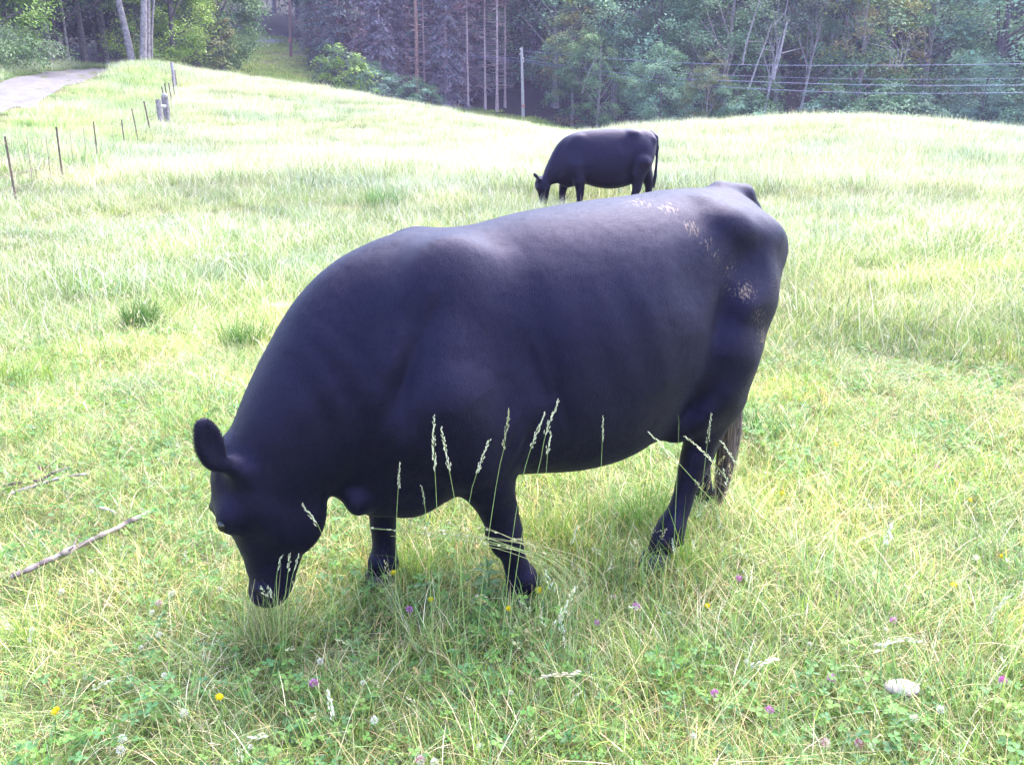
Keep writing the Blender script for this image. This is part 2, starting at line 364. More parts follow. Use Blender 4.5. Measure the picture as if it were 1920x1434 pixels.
def M_coat(name, base, sheen, spots=()):
    m, t, p, out = new_mat(name)
    tc = N(t, 'ShaderNodeTexCoord')
    mp = N(t, 'ShaderNodeMapping'); mp.inputs['Scale'].default_value = (90, 90, 32); mp.inputs['Rotation'].default_value = (0, .5, 0)
    t.links.new(tc.outputs['Object'], mp.inputs[0])
    hair = N(t, 'ShaderNodeTexNoise'); hair.inputs['Scale'].default_value = 3.2; hair.inputs['Detail'].default_value = 4; hair.inputs['Roughness'].default_value = .7
    t.links.new(mp.outputs[0], hair.inputs['Vector'])
    big = N(t, 'ShaderNodeTexNoise'); big.inputs['Scale'].default_value = 3.0; big.inputs['Detail'].default_value = 3
    t.links.new(tc.outputs['Object'], big.inputs['Vector'])
    c = ramp(t, big.outputs['Fac'], [(.35, base), (.7, tuple(v * 1.5 + .002 for v in base))])
    c = mixrgb(t, 'MULTIPLY', 1, c, ramp(t, hair.outputs['Fac'], [(.3, (.6,) * 3), (.7, (1.5,) * 3)]))
    rough = None
    if spots:
        # dried mud: broken flecks of noise inside a few small regions of the hide
        fl = N(t, 'ShaderNodeTexNoise'); fl.inputs['Scale'].default_value = 1.0; fl.inputs['Detail'].default_value = 6; fl.inputs['Roughness'].default_value = .65
        m2 = N(t, 'ShaderNodeMapping'); m2.inputs['Scale'].default_value = (150, 40, 75); m2.inputs['Rotation'].default_value = (0, .7, 0)
        t.links.new(tc.outputs['Object'], m2.inputs[0]); t.links.new(m2.outputs[0], fl.inputs['Vector'])
        acc = None
        for (x, y, z, r, wgt) in spots:
            vm = N(t, 'ShaderNodeVectorMath', operation='DISTANCE'); t.links.new(tc.outputs['Object'], vm.inputs[0]); vm.inputs[1].default_value = (x, y, z)
            mr = N(t, 'ShaderNodeMapRange'); mr.inputs[1].default_value = 0; mr.inputs[2].default_value = r; mr.inputs[3].default_value = wgt; mr.inputs[4].default_value = 0
            t.links.new(vm.outputs['Value'], mr.inputs[0])
            if acc is None: acc = mr.outputs[0]
            else:
                mm = N(t, 'ShaderNodeMath', operation='MAXIMUM'); t.links.new(acc, mm.inputs[0]); t.links.new(mr.outputs[0], mm.inputs[1]); acc = mm.outputs[0]
        ad = N(t, 'ShaderNodeMath', operation='MULTIPLY_ADD'); t.links.new(acc, ad.inputs[0]); ad.inputs[1].default_value = .36; t.links.new(fl.outputs['Fac'], ad.inputs[2])
        msk = ramp(t, ad.outputs[0], [(.715, (0, 0, 0)), (.81, (.9, .9, .9))])
        gate = N(t, 'ShaderNodeMath', operation='GREATER_THAN'); t.links.new(acc, gate.inputs[0]); gate.inputs[1].default_value = .02
        mk = N(t, 'ShaderNodeMath', operation='MULTIPLY'); t.links.new(msk, mk.inputs[0]); t.links.new(gate.outputs[0], mk.inputs[1])
        c = mixrgb(t, 'MIX', mk.outputs[0], c, (.15, .105, .065))
    t.links.new(c, p.inputs['Base Color'])
    p.inputs['Roughness'].default_value = .50; t.links.new(ramp(t, hair.outputs['Fac'], [(.3, (.40,) * 3), (.7, (.68,) * 3)]), p.inputs['Roughness']); p.inputs['Specular IOR Level'].default_value = .33
    p.inputs['Sheen Weight'].default_value = sheen[0]; p.inputs['Sheen Roughness'].default_value = .55; p.inputs['Specular Tint'].default_value = (.50, .43, 1, 1); p.inputs['Sheen Tint'].default_value = (*sheen[1], 1)  # violet specular and sheen tints put the sky's cast into the coat
    b = N(t, 'ShaderNodeBump'); b.inputs['Strength'].default_value = .5; b.inputs['Distance'].default_value = .004
    t.links.new(hair.outputs['Fac'], b.inputs['Height'])
    b2 = N(t, 'ShaderNodeBump'); b2.inputs['Strength'].default_value = .5; b2.inputs['Distance'].default_value = .02
    n3 = N(t, 'ShaderNodeTexNoise'); n3.inputs['Scale'].default_value = 7; n3.inputs['Detail'].default_value = 2; t.links.new(tc.outputs['Object'], n3.inputs['Vector'])
    t.links.new(n3.outputs['Fac'], b2.inputs['Height']); t.links.new(b2.outputs[0], b.inputs['Normal'])
    t.links.new(b.outputs[0], p.inputs['Normal'])
    return m

def rot_from(axis_dir, face_dir):
    """matrix columns: width, thickness(face), length"""
    z = np.array(axis_dir, float); z /= np.linalg.norm(z); y = np.array(face_dir, float); y -= z * (y @ z); y /= np.linalg.norm(y)
    x = np.cross(y, z); return np.stack([x, y, z], 1)

def hoof(parent, x, y, z, yaw, sc=1.0):
    b = MB()
    for s in (-1, 1):
        o = s * .024
        prof = [(0, .052, .028, 0), (.03, .05, .027, .004), (.065, .038, .024, .012)]
        rings = []
        for zz, l, w, back in prof:
            a = np.arange(10) * 2 * np.pi / 10
            rx = -np.cos(a) * l - .012 + back; rx = np.where(np.cos(a) > 0, rx * 1.15, rx); ry = np.sin(a) * w * .9 + o
            rings.append(np.stack([rx, ry, np.full(10, zz)], 1))
        V = np.concatenate(rings + [np.array([[0, o, .07]])]) * sc
        c, s_ = math.cos(yaw), math.sin(yaw); V = V @ np.array([[c, s_, 0], [-s_, c, 0], [0, 0, 1]]) + np.array([x, y, z])
        F4 = [[k * 10 + j, k * 10 + (j + 1) % 10, (k + 1) * 10 + (j + 1) % 10, (k + 1) * 10 + j] for k in range(2) for j in range(10)]
        b.add(V, F4, (.06, .055, .065)); b.add(V[[20 + j for j in range(10)] + [30]], [[j, (j + 1) % 10, 10] for j in range(10)], (.05, .045, .055))
    return b.build('hoof', M_STONE, parent)

def hair_bundle(P, r0, n, wid, cols, spread=.5):
    """locks of hair hanging along the polyline P"""
    b = MB(); P = spline(P, 9)
    for i in range(n):
        a = rng.uniform(0, 2 * np.pi); q = rng.uniform(0, 1) ** .5; L = rng.uniform(.55, 1.05)
        t0 = rng.uniform(0, .45)
        tt = np.clip(np.linspace(t0, min(1.0, t0 + L * .7), 6), 0, 1); base = np.stack([np.interp(tt, np.linspace(0, 1, 9), P[:, d]) for d in range(3)], 1)
        prof = np.interp(tt, [0, .15, .5, .85, 1], [.25, .7, 1, .75, .35]) * r0 * q
        off = np.stack([np.cos(a) * prof, np.sin(a) * prof, rng.normal(size=6) * .004], 1) + rng.normal(size=(6, 3)) * .003
        C = base + off; w = wid * np.array([.8, 1, 1, .9, .6, .1])[:, None] * rng.uniform(.6, 1.3)
        sd = np.array([math.cos(a + 1.3), math.sin(a + 1.3), 0]); V = np.concatenate([C - sd * w, C + sd * w])
        F4 = [[j, j + 1, 7 + j, 6 + j] for j in range(5)]
        b.add(V, F4, np.array(cols[rng.integers(len(cols))]) * rng.uniform(.7, 1.3))
    return b

M_HAIR = mat_vcol('tail hair', .55, .4)
M_FUR = mat_vcol('coat hair', .5, .22); M_FUR.node_tree.nodes['Principled BSDF'].inputs['Specular Tint'].default_value = (.5, .45, 1, 1)  # violet tint carries the painted sky sheen into the hairs
m_, t_, p_, o_ = new_mat('eye'); p_.inputs['Base Color'].default_value = (.008, .006, .006, 1); p_.inputs['Roughness'].default_value = .08; M_EYE = m_

# ---- the near cow. local axes: x towards the rump, y away from the camera, z up
OX, OY, TH = .25, 3.12, R_(26)
gz_cow = h1(OX, OY)
root = empty('cow', (OX, OY, 0), TH)
tag(root, 'large black cow grazing in the meadow, dried mud flecks on its rump', 'cow')
S = Solid((-1.45, -.46, -.06), (.98, .46, 1.52), .0095)
S.loft([(-1.27, .64, .60, .02, .5, 2), (-1.23, .735, .52, .075, .5, 2), (-1.17, .86, .47, .115, .5, 2), (-1.10, .98, .455, .14, .48, 2), (-1.03, 1.085, .46, .155, .46, 2), (-.96, 1.16, .49, .165, .45, 2),
        (-.88, 1.22, .495, .18, .44, 2), (-.79, 1.262, .44, .22, .42, 2), (-.69, 1.292, .375, .25, .42, 1.9), (-.57, 1.298, .40, .285, .42, 1.9), (-.42, 1.31, .45, .32, .42, 1.95),
        (-.25, 1.34, .462, .345, .42, 2.2), (-.08, 1.36, .46, .36, .42, 2.4), (.08, 1.375, .485, .362, .43, 2.5), (.22, 1.385, .545, .345, .45, 2.5), (.36, 1.40, .62, .31, .48, 2.4),
        (.5, 1.405, .65, .28, .52, 2.2), (.62, 1.395, .80, .235, .55, 2.1), (.71, 1.345, .93, .19, .55, 2), (.765, 1.27, 1.06, .13, .55, 2), (.79, 1.18, 1.10, .04, .5, 2)], .05)
for s in (-1, 1):
    n = s < 0
    # shoulder blade, shoulder muscle, upper arm
    S.ell((-.60, s * .155, 1.07), (.15, .075, .22), .13, rot_from((.28, 0, 1), (0, 1, .25)))
    S.ell((-.66, s * .205, .80), (.17, .10, .21), .10)
    S.ell((-.50, s * .22, .66), (.14, .08, .15), .09)
    # hook bone, rump plate, pin bone, thurl
    S.ell((.45, s * .20, 1.305), (.065, .055, .042), .09)
    S.ell((.57, s * .175, 1.235), (.15, .07, .075), .09, rot_from((-.1, s * .35, 1), (.2, 1, 0)))
    S.ell((.74, s * .135, 1.19), (.055, .05, .06), .07)
    S.ell((.55, s * .235, 1.05), (.09, .055, .10), .08)
    # thigh
    S.ell((.48, s * .185, .95), (.16, .115, .29), .10, rot_from((.25, 0, 1), (0, 1, 0)))
for s in (-1, 1):
    S.ell((.395, s * .405, 1.02), (.055, .125, .26), .065, rot_from((.18, 0, 1), (0, 1, 0)), True)
    S.ell((-.745, s * .37, .92), (.035, .13, .24), .07, rot_from((.35, 0, 1), (0, 1, 0)), True)
    S.ell((-.30, s * .455, .82), (.03, .11, .2), .06, rot_from((-.3, 0, 1), (0, 1, 0)), True)
    S.cap((.40, s * .13, 1.345), (.50, s * .225, 1.25), .028, .04, .06)
# hollow in front of the hook and behind the ribs, hollow between hook and thurl, line between thigh and belly
for s in (-1, 1):
    S.ell((.30, s * .43, 1.16), (.12, .085, .13), .12, sub=True)
    S.ell((.50, s * .36, 1.175), (.07, .062, .085), .10, sub=True)
    S.ell((-.40, s * .44, 1.0), (.06, .105, .26), .12, sub=True)
    S.ell((-.36, s * .40, .60), (.035, .085, .12), .05, sub=True)
# near-side legs
S.chain([(-.60, -.20, .80, .15), (-.51, -.205, .60, .115), (-.465, -.20, .49, .088), (-.420, -.19, .375, .062), (-.405, -.186, .325, .057), (-.398, -.185, .285, .061), (-.386, -.184, .245, .053), (-.372, -.182, .215, .041), (-.348, -.18, .145, .039), (-.330, -.18, .10, .051), (-.322, -.18, .075, .050), (-.312, -.18, .04, .045)], .035, .92)
for (x_, y_, z_) in [(-.285, -.18, .085), (.335, -.18, .115), (-.685, .18, .08), (.765, .18, .09)]: S.cap((x_, y_ - .02, z_), (x_ + .008, y_ - .022, z_ - .02), .014, .010, .012); S.cap((x_, y_ + .02, z_), (x_ + .008, y_ + .022, z_ - .02), .014, .010, .012)
S.chain([(.47, -.19, .84, .155), (.46, -.19, .67, .118), (.430, -.185, .535, .074), (.415, -.18, .46, .058), (.405, -.18, .425, .057), (.388, -.18, .375, .050), (.370, -.18, .325, .041), (.345, -.18, .24, .038), (.308, -.18, .165, .051), (.275, -.18, .115, .050), (.262, -.18, .075, .046)], .035, .9)
S.cap((.482, -.18, .475), (.43, -.18, .39), .026, .026, .022); S.cap((.515, -.18, .60), (.482, -.18, .48), .022, .020, .03)       # hock point
# far legs
S.chain([(-.64, .19, .78, .14), (-.68, .19, .56, .10), (-.70, .185, .42, .068), (-.712, .18, .31, .055), (-.712, .18, .23, .043), (-.712, .18, .13, .040), (-.722, .18, .08, .048), (-.728, .18, .045, .045)], .035, .92)
S.chain([(.56, .19, .86, .15), (.61, .19, .66, .11), (.67, .185, .52, .078), (.725, .18, .43, .056), (.718, .18, .33, .043), (.716, .18, .22, .040), (.720, .18, .13, .048), (.735, .18, .075, .045)], .035, .9)
for s in (-1, 1): S.chain([(.67, s * .15, 1.14, .07), (.615, s * .17, 1.0, .08), (.525, s * .18, .80, .08), (.475, s * .18, .63, .07)], .06)
# flank fold running to the stifle
S.chain([(.50, -.265, .80, .03), (.44, -.27, .70, .032), (.36, -.235, .595, .035), (.30, -.19, .545, .03)], .07)
S.chain([(.46, -.28, .80, .010), (.43, -.285, .72, .012), (.38, -.265, .635, .014), (.33, -.22, .575, .014)], .035)
S.chain([(.50, .265, .80, .03), (.40, .25, .66, .03), (.32, .2, .56, .03)], .07)
# belly, brisket, dewlap
S.ell((-.02, 0, .62), (.38, .27, .17), .12)
S.ell((-.73, 0, .47), (.16, .125, .115), .10)
S.ell((-.873, -.085, .452), (.041, .038, .048), .04)
S.chain([(-.97, 0, .53, .035), (-.89, -.02, .50, .035), (-.80, 0, .44, .05)], .07)
# head
S.ell((-1.195, 0, .52), (.115, .105, .15), .07, rot_from((-.12, 0, 1), (0, 1, 0)))
S.chain([(-1.175, 0, .48, .105), (-1.158, 0, .36, .090), (-1.155, 0, .26, .070), (-1.155, 0, .20, .060), (-1.155, 0, .175, .058)], .05, .92)
S.ell((-1.168, 0, .155), (.054, .058, .036), .04)
S.chain([(-1.06, 0, .44, .068), (-1.085, 0, .33, .055), (-1.125, 0, .22, .042)], .05)
for s in (-1, 1):
    S.ell((-1.065, s * .062, .425), (.088, .05, .115), .055)                       # jaw muscle
    S.ell((-1.145, s * .088, .43), (.04, .026, .075), .05, rot_from((.5, 0, -1), (0, 1, 0)))   # cheek bone
    S.ell((-1.275, s * .066, .458), (.032, .027, .038), .055)                      # brow and eye socket
    S.ell((-1.195, s * .050, .195), (.020, .014, .018), .03)
    S.ell((-1.218, s * .050, .178), (.016, .016, .015), .012, sub=True)             # nostril
    pass
S.ell((-1.23, 0, .655), (.06, .065, .05), .05)                                     # poll
# near ear, cupped, held up and forwards
E1 = rot_from((-.20, -.16, .95), (.30, -.92, -.12))
S.cap((-1.235, -.085, .615), (-1.280, -.115, .66), .030, .022, .045)
S.ell((-1.318, -.14, .732), (.044, .018, .094), .02, E1)
S.ell((-1.311, -.163, .738), (.030, .017, .078), .012, E1, sub=True)
E2 = rot_from((.10, .95, -.15), (-.6, 0, .8)); S.cap((-1.21, .085, .60), (-1.19, .14, .59), .032, .028, .03); S.ell((-1.18, .21, .58), (.05, .018, .09), .03, E2)
# tail
S.chain([(.60, .02, 1.385, .04), (.72, .03, 1.37, .040), (.775, .04, 1.31, .034), (.795, .05, 1.20, .030), (.78, .05, 1.0, .025), (.75, .05, .82, .022), (.735, .05, .70, .020)], .03)
# soft ribs and neck folds
X, Y, Z = S.ax[0][:, None, None], S.ax[1][None, :, None], S.ax[2][None, None, :]
S.D += (.0030 * np.sin((X * .9 - Z * .5) * 120) * np.exp(-((X + .40) / .06) ** 2 - ((Z - .66) / .09) ** 2)).astype(np.float32)
S.D += (.0015 * np.sin((X + .35 * Z) * 42) * np.exp(-((X + .02) / .3) ** 2 - ((Z - .95) / .25) ** 2)).astype(np.float32)
S.D += (.0030 * np.sin((X * .8 + Z * .55) * 70 + 6 * np.sin(Z * 5)) * np.exp(-((X + .97) / .13) ** 2 - ((Z - .8) / .2) ** 2)).astype(np.float32)
V, Fq = S.mesh(6)
mud = [(.16, -.10, 1.375, .13, .8), (.24, -.16, 1.345, .08, .9), (.28, -.24, 1.29, .06, .9), (.36, -.30, 1.2, .07, .75), (.42, -.30, 1.08, .06, .7), (.745, -.17, 1.235, .06, 1.15), (.755, -.17, 1.14, .06, 1.0),
       (.43, -.30, 1.14, .06, .95), (.48, -.30, 1.07, .07, .9), (.53, -.29, .98, .07, .95), (.57, -.28, .90, .09, .95), (.60, -.26, .82, .09, .7), (.64, -.25, 1.08, .07, .95), (.66, -.24, 1.0, .07, .8), (.33, -.28, 1.24, .06, .7)]
M_COW = M_coat('black hide', (.0010, .0008, .0028), (.03, (.50, .46, 1)), mud)  # black coat; violet in its base stands in for sky and camera cast
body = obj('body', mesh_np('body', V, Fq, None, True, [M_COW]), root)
def coat_hair(V, Fq, n, L, w, base, parent):
    A = V[Fq]; nr = np.cross(A[:, 2] - A[:, 0], A[:, 3] - A[:, 1]); nr /= np.linalg.norm(nr, axis=1)[:, None] + 1e-12
    f = rng.integers(0, len(Fq), n); u, v = rng.uniform(size=(2, n, 1)); q = A[f]; P = (q[:, 0] * (1 - u) + q[:, 1] * u) * (1 - v) + (q[:, 3] * (1 - u) + q[:, 2] * u) * v; nn_ = nr[f]
    fl = np.stack([.75 + .3 * np.sin(P[:, 2] * 5 + P[:, 0] * 3), rng.normal(0, .15, n), -.75 + .3 * np.sin(P[:, 0] * 4)], 1) + rng.normal(0, .22, (n, 3)); fl -= nn_ * (fl * nn_).sum(1)[:, None]; fl /= np.linalg.norm(fl, axis=1)[:, None]
    ln = rng.uniform(L[0], L[1], (n, 1)); sd_ = np.cross(nn_, fl) * w; tip = P + (fl * .93 + nn_ * .12) * ln
    Vh = np.stack([P - sd_, P + sd_, tip], 1).reshape(-1, 3); Fh = np.arange(n * 3).reshape(-1, 3); C = np.repeat(np.array(base) * rng.uniform(.4, 2.2, (n, 1)), 3, 0)
    o = obj('coat_hair', mesh_np('coat_hair', Vh, Fh, C, False, [M_FUR]), parent); o['kind'] = 'stuff'; return o
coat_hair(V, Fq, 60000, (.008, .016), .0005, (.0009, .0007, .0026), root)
for (x, y, z, yw) in [(-.325, -.18, -.02, .1), (.25, -.18, .01, 0), (-.735, .18, -.02, .05), (.74, .18, 0, .2)]: hoof(root, x, y, z, yw)
b = MB(); b.ell((-1.297, -.080, .450), (.015, .014, .019)); b.build('eye', M_EYE, root)
b = MB(); b.ell((-1.300, .080, .452), (.016, .014, .019)); b.build('eye', M_EYE, root)
hb = hair_bundle([(.735, .05, .78), (.75, .05, .62), (.755, .05, .44), (.745, .05, .26), (.72, .05, .08)], .048, 620, .0028, [(.02, .016, .02), (.05, .035, .035), (.12, .08, .07), (.20, .14, .12), (.16, .11, .10)])
hb.build('tail_switch', M_HAIR, root)
# fringe of hair round the near ear
b = MB()
for i in range(1500):
    a = rng.uniform(0, 2 * np.pi); e = np.array([math.cos(a) * .044, rng.uniform(-.012, .012), math.sin(a) * .092]); dirv = np.array([math.cos(a), rng.normal() * .5, math.sin(a) * .8 + .3])
    p0 = E1 @ (e * .92) + np.array([-1.318, -.14, .732]); d = E1 @ dirv * rng.uniform(.003, .007); sdv = np.cross(d, (0, 1, 0)); sdv = sdv / (np.linalg.norm(sdv) + 1e-9) * .0005
    b.add([p0 - sdv, p0 + sdv, p0 + d], [[0, 1, 2]], (.012, .010, .014))
b.build('ear_hair', M_HAIR, root)

# ---- the far cow
C2Y = 16.0; p2 = at(1125, 388, C2Y)
root2 = empty('cow', (p2[0], C2Y, h1(p2[0], C2Y) - .05), R_(4))
tag(root2, 'smaller black cow grazing farther off, beyond the back of the large cow', 'cow')
S = Solid((-1.25, -.42, -.04), (1.06, .42, 1.45), .017)
S.loft([(-1.04, .50, .46, .02, .5, 2), (-1.0, .66, .42, .08, .5, 2), (-.94, .80, .42, .11, .5, 2), (-.86, .97, .42, .13, .48, 2), (-.78, 1.10, .44, .15, .46, 2), (-.68, 1.20, .44, .18, .45, 2), (-.56, 1.265, .42, .22, .44, 1.9),
        (-.42, 1.31, .42, .26, .43, 1.9), (-.25, 1.335, .44, .30, .42, 2), (-.05, 1.35, .42, .33, .42, 2.1), (.15, 1.365, .385, .34, .42, 2.2), (.35, 1.365, .43, .33, .45, 2.3), (.52, 1.365, .54, .30, .5, 2.3),
        (.68, 1.36, .62, .26, .52, 2.2), (.82, 1.33, .72, .21, .55, 2), (.92, 1.25, .84, .15, .55, 2), (.965, 1.13, 1.0, .04, .5, 2)], .05)
for s in (-1, 1):
    S.ell((-.46, s * .13, 1.05), (.14, .07, .2), .12, rot_from((.25, 0, 1), (0, 1, .2)))
    S.ell((-.48, s * .18, .74), (.16, .09, .2), .09)
    S.ell((.52, s * .18, 1.28), (.075, .055, .045), .11); S.ell((.90, s * .12, 1.16), (.05, .05, .06), .06)
    S.ell((.70, s * .17, .88), (.18, .11, .28), .09)
    S.ell((.38, s * .38, 1.1), (.1, .06, .1), .1, sub=True)
    S.ell((-.985, s * .06, .38), (.085, .045, .11), .05); S.ell((-1.12, s * .075, .37), (.035, .03, .04), .03)
S.ell((.2, 0, .50), (.42, .25, .14), .1)
S.chain([(-.46, -.17, .74, .14), (-.41, -.18, .50, .11), (-.39, -.17, .36, .075), (-.385, -.17, .27, .065), (-.395, -.17, .14, .052), (-.41, -.17, .05, .055)], .03)
S.chain([(-.52, .17, .74, .14), (-.60, .17, .50, .11), (-.64, .17, .36, .075), (-.655, .17, .27, .062), (-.66, .17, .14, .05), (-.67, .17, .05, .055)], .03)
S.chain([(.68, -.17, .80, .18), (.62, -.17, .60, .135), (.62, -.17, .44, .088), (.61, -.17, .34, .075), (.56, -.17, .2, .055), (.53, -.17, .05, .055)], .03)
S.chain([(.76, .17, .80, .16), (.84, .17, .58, .12), (.90, .17, .42, .080), (.90, .17, .32, .06), (.90, .17, .2, .052), (.89, .17, .05, .055)], .03)
S.ell((.1, 0, .55), (.4, .24, .15), .1); S.ell((-.58, 0, .48), (.14, .11, .11), .09)
S.ell((-1.06, 0, .44), (.10, .10, .13), .06)
S.chain([(-1.05, 0, .42, .09), (-1.03, 0, .25, .072), (-1.01, 0, .12, .06), (-1.005, 0, .06, .055)], .05, .9)
S.chain([(-.96, 0, .38, .06), (-.97, 0, .2, .045)], .05)
Ea = rot_from((-.65, -.25, .7), (.4, -.9, 0)); S.cap((-1.09, -.09, .50), (-1.12, -.11, .53), .03, .025, .03); S.ell((-1.16, -.13, .575), (.042, .02, .075), .02, Ea)
S.chain([(.86, 0, 1.31, .035), (.96, -.01, 1.22, .032), (.985, -.02, 1.05, .026), (.98, -.02, .8, .022), (.965, -.02, .55, .03), (.955, -.02, .42, .02)], .02)
V, Fq = S.mesh(4)
M_COW2 = M_coat('dark brown-black hide', (.0013, .0007, .0024), (.03, (.55, .42, 1)))  # purple in this base is the colour cast painted in
obj('body', mesh_np('body', V, Fq, None, True, [M_COW2]), root2)
for (x, y, z) in [(-.42, -.17, -.02), (-.68, .17, -.02), (.52, -.17, -.02), (.88, .17, -.02)]: hoof(root2, x, y, z, 0)
b = MB(); b.ell((-1.14, -.09, .37), (.016, .014, .018)); b.build('eye', M_EYE, root2)
hair_bundle([(.965, -.02, .62), (.955, -.02, .48), (.945, -.02, .34)], .03, 60, .006, [(.012, .009, .012)]).build('tail_switch', M_HAIR, root2)
# ------------------------------------------------------------------ meadow
HID = bpy.data.collections.new('plant_kinds')     # source meshes for the ground cover, not linked to the scene
GREEN = [(.14, .23, .045), (.12, .21, .05), (.19, .28, .055), (.10, .20, .08), (.26, .33, .08), (.11, .19, .04), (.16, .27, .10)]
STRAW = [(.50, .42, .22), (.58, .53, .34), (.42, .31, .15), (.38, .38, .18)]
def blades(n, rad, h, w, lean=.5, curve=.5, segs=3, pal=GREEN, palp=None, flop=0):
    a = rng.uniform(0, 2 * np.pi, n); r = rad * np.sqrt(rng.uniform(0, 1, n)); X = r * np.cos(a); Y = r * np.sin(a)
    hh = rng.uniform(h[0], h[1], n); ww = rng.uniform(w[0], w[1], n); yaw = rng.uniform(0, 2 * np.pi, n); ln = np.abs(rng.normal(0, lean, n)) + flop * rng.uniform(.4, 1, n); cu = rng.uniform(0, curve, n)
    t = np.linspace(0, 1, segs + 1)[None]
    ld = np.stack([np.cos(yaw), np.sin(yaw)], 1); hor = (ln[:, None] * t + cu[:, None] * t ** 2) ; ver = t * (1 - .45 * cu[:, None] * t) / np.sqrt(1 + ln[:, None] ** 2)
    hor = hor / np.sqrt(1 + ln[:, None] ** 2)
    P = np.stack([X[:, None] + ld[:, :1] * hor * hh[:, None], Y[:, None] + ld[:, 1:] * hor * hh[:, None], ver * hh[:, None]], -1)
    sy = yaw + np.pi / 2 + rng.normal(0, .8, n); sd = np.stack([np.cos(sy), np.sin(sy), np.zeros(n)], 1)[:, None] * (ww[:, None] * np.array(([1., .85, .55, .05] if segs == 3 else [1, .7, .05] if segs == 2 else [1, .06]))[None])[..., None] * .5
    V = np.stack([P - sd, P + sd], 2).reshape(-1, 3); k = 2 * (segs + 1)
    b = (np.arange(n) * k)[:, None]; F = np.concatenate([b + np.array([[2 * j, 2 * j + 1, 2 * j + 3, 2 * j + 2]]) for j in range(segs)])
    pal = np.array(pal); c = pal[rng.choice(len(pal), n, p=palp)] * rng.uniform(.6, 1.45, (n, 1)); C = np.repeat(c, k, 0)
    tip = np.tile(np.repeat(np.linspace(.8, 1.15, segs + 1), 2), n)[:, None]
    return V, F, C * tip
def seed_stem(b, base, tip, bend, hd=.16, wst=.0011, cs=(.30, .36, .12), ch=(.50, .44, .27), dens=1.0, fat=1.0):
    """one flowering grass stem as a curve with spikelets along its top; returns nothing, adds to b (stem) and b2 (head)"""
    base, tip, bend = map(np.array, (base, tip, bend)); t = np.linspace(0, 1, 12)[:, None]
    P = (1 - t) ** 2 * base + 2 * t * (1 - t) * (base * .35 + tip * .65 + bend) + t ** 2 * tip
    L = np.linalg.norm(np.diff(P, axis=0), axis=1).sum()
    b[0].tube(P, np.linspace(wst, wst * .45, 12), 4, cs, cap=False)
    n = int(26 * dens); f0 = 1 - min(hd / L, .6)
    for q in np.linspace(f0, 1, n):
        i = q * 11; i0 = min(int(i), 10); p = P[i0] + (P[i0 + 1] - P[i0]) * (i - i0); d = P[i0 + 1] - P[i0]; d = d / np.linalg.norm(d)
        s = rng.normal(size=3); s -= d * (s @ d); s /= np.linalg.norm(s); u = (q - f0) / (1 - f0); side = .0045 * fat * (1 - .7 * u); ln = rng.uniform(.007, .012) * (1.1 - .4 * u) * fat ** .5
        c0 = p + s * side * .6; dd = d * ln + s * side * 1.1; wv = np.cross(dd, s); wv = wv / np.linalg.norm(wv) * .0017 * fat; ws = s * .0015 * fat
        V = [c0, c0 + dd * .5 + wv, c0 + dd * .5 - wv, c0 + dd, c0 + dd * .5 + ws * 1.3]
        b[1].add(V, [[0, 1, 4], [4, 1, 3], [0, 4, 2], [4, 2, 3], [0, 2, 1], [1, 2, 3]], np.array(ch) * rng.uniform(.75, 1.25))
def clover_patch(n, rad, sz):
    b = MB()
    for i in range(n):
        a = rng.uniform(0, 6.28); r = rad * rng.uniform() ** .5; p = np.array([r * math.cos(a), r * math.sin(a), rng.uniform(.03, .085)]); s = rng.uniform(*sz); c = np.array([(.075, .17, .035), (.06, .15, .05), (.11, .21, .045)][rng.integers(3)]) * rng.uniform(.8, 1.25)
        nv = np.array([rng.normal() * .35, rng.normal() * .35, 1]); nv /= np.linalg.norm(nv); y0 = rng.uniform(0, 6.28)
        for k in range(3):
            an = y0 + k * 2.094; d = np.array([math.cos(an), math.sin(an), 0]); d -= nv * (d @ nv); d /= np.linalg.norm(d); e = np.cross(nv, d)
            V = [p, p + d * s * .5 + e * s * .42 + nv * s * .12, p + d * s * 1.0 + e * s * .28 + nv * s * .08, p + d * s * .92, p + d * s * 1.0 - e * s * .28 + nv * s * .08, p + d * s * .5 - e * s * .42 + nv * s * .12, p + d * s * .5]
            b.add(V, [[0, 1, 6], [6, 1, 2], [6, 2, 3], [6, 3, 4], [6, 4, 5], [0, 6, 5]], c)
        b.add([p * [1, 1, 0] + [-.0008, 0, 0], p * [1, 1, 0] + [.0008, 0, 0], p], [[0, 1, 2]], (.10, .16, .05))
    return b
KIND = {}
def kind(name, i, me):
    o = bpy.data.objects.new('%s_%02d' % (name, i), me); HID_C = KIND.setdefault(name, bpy.data.collections.new(name)); HID_C.objects.link(o)
def join_parts(*parts):
    b = MB()
    for V, F, C in parts: b.add(V, F, C)
    return b
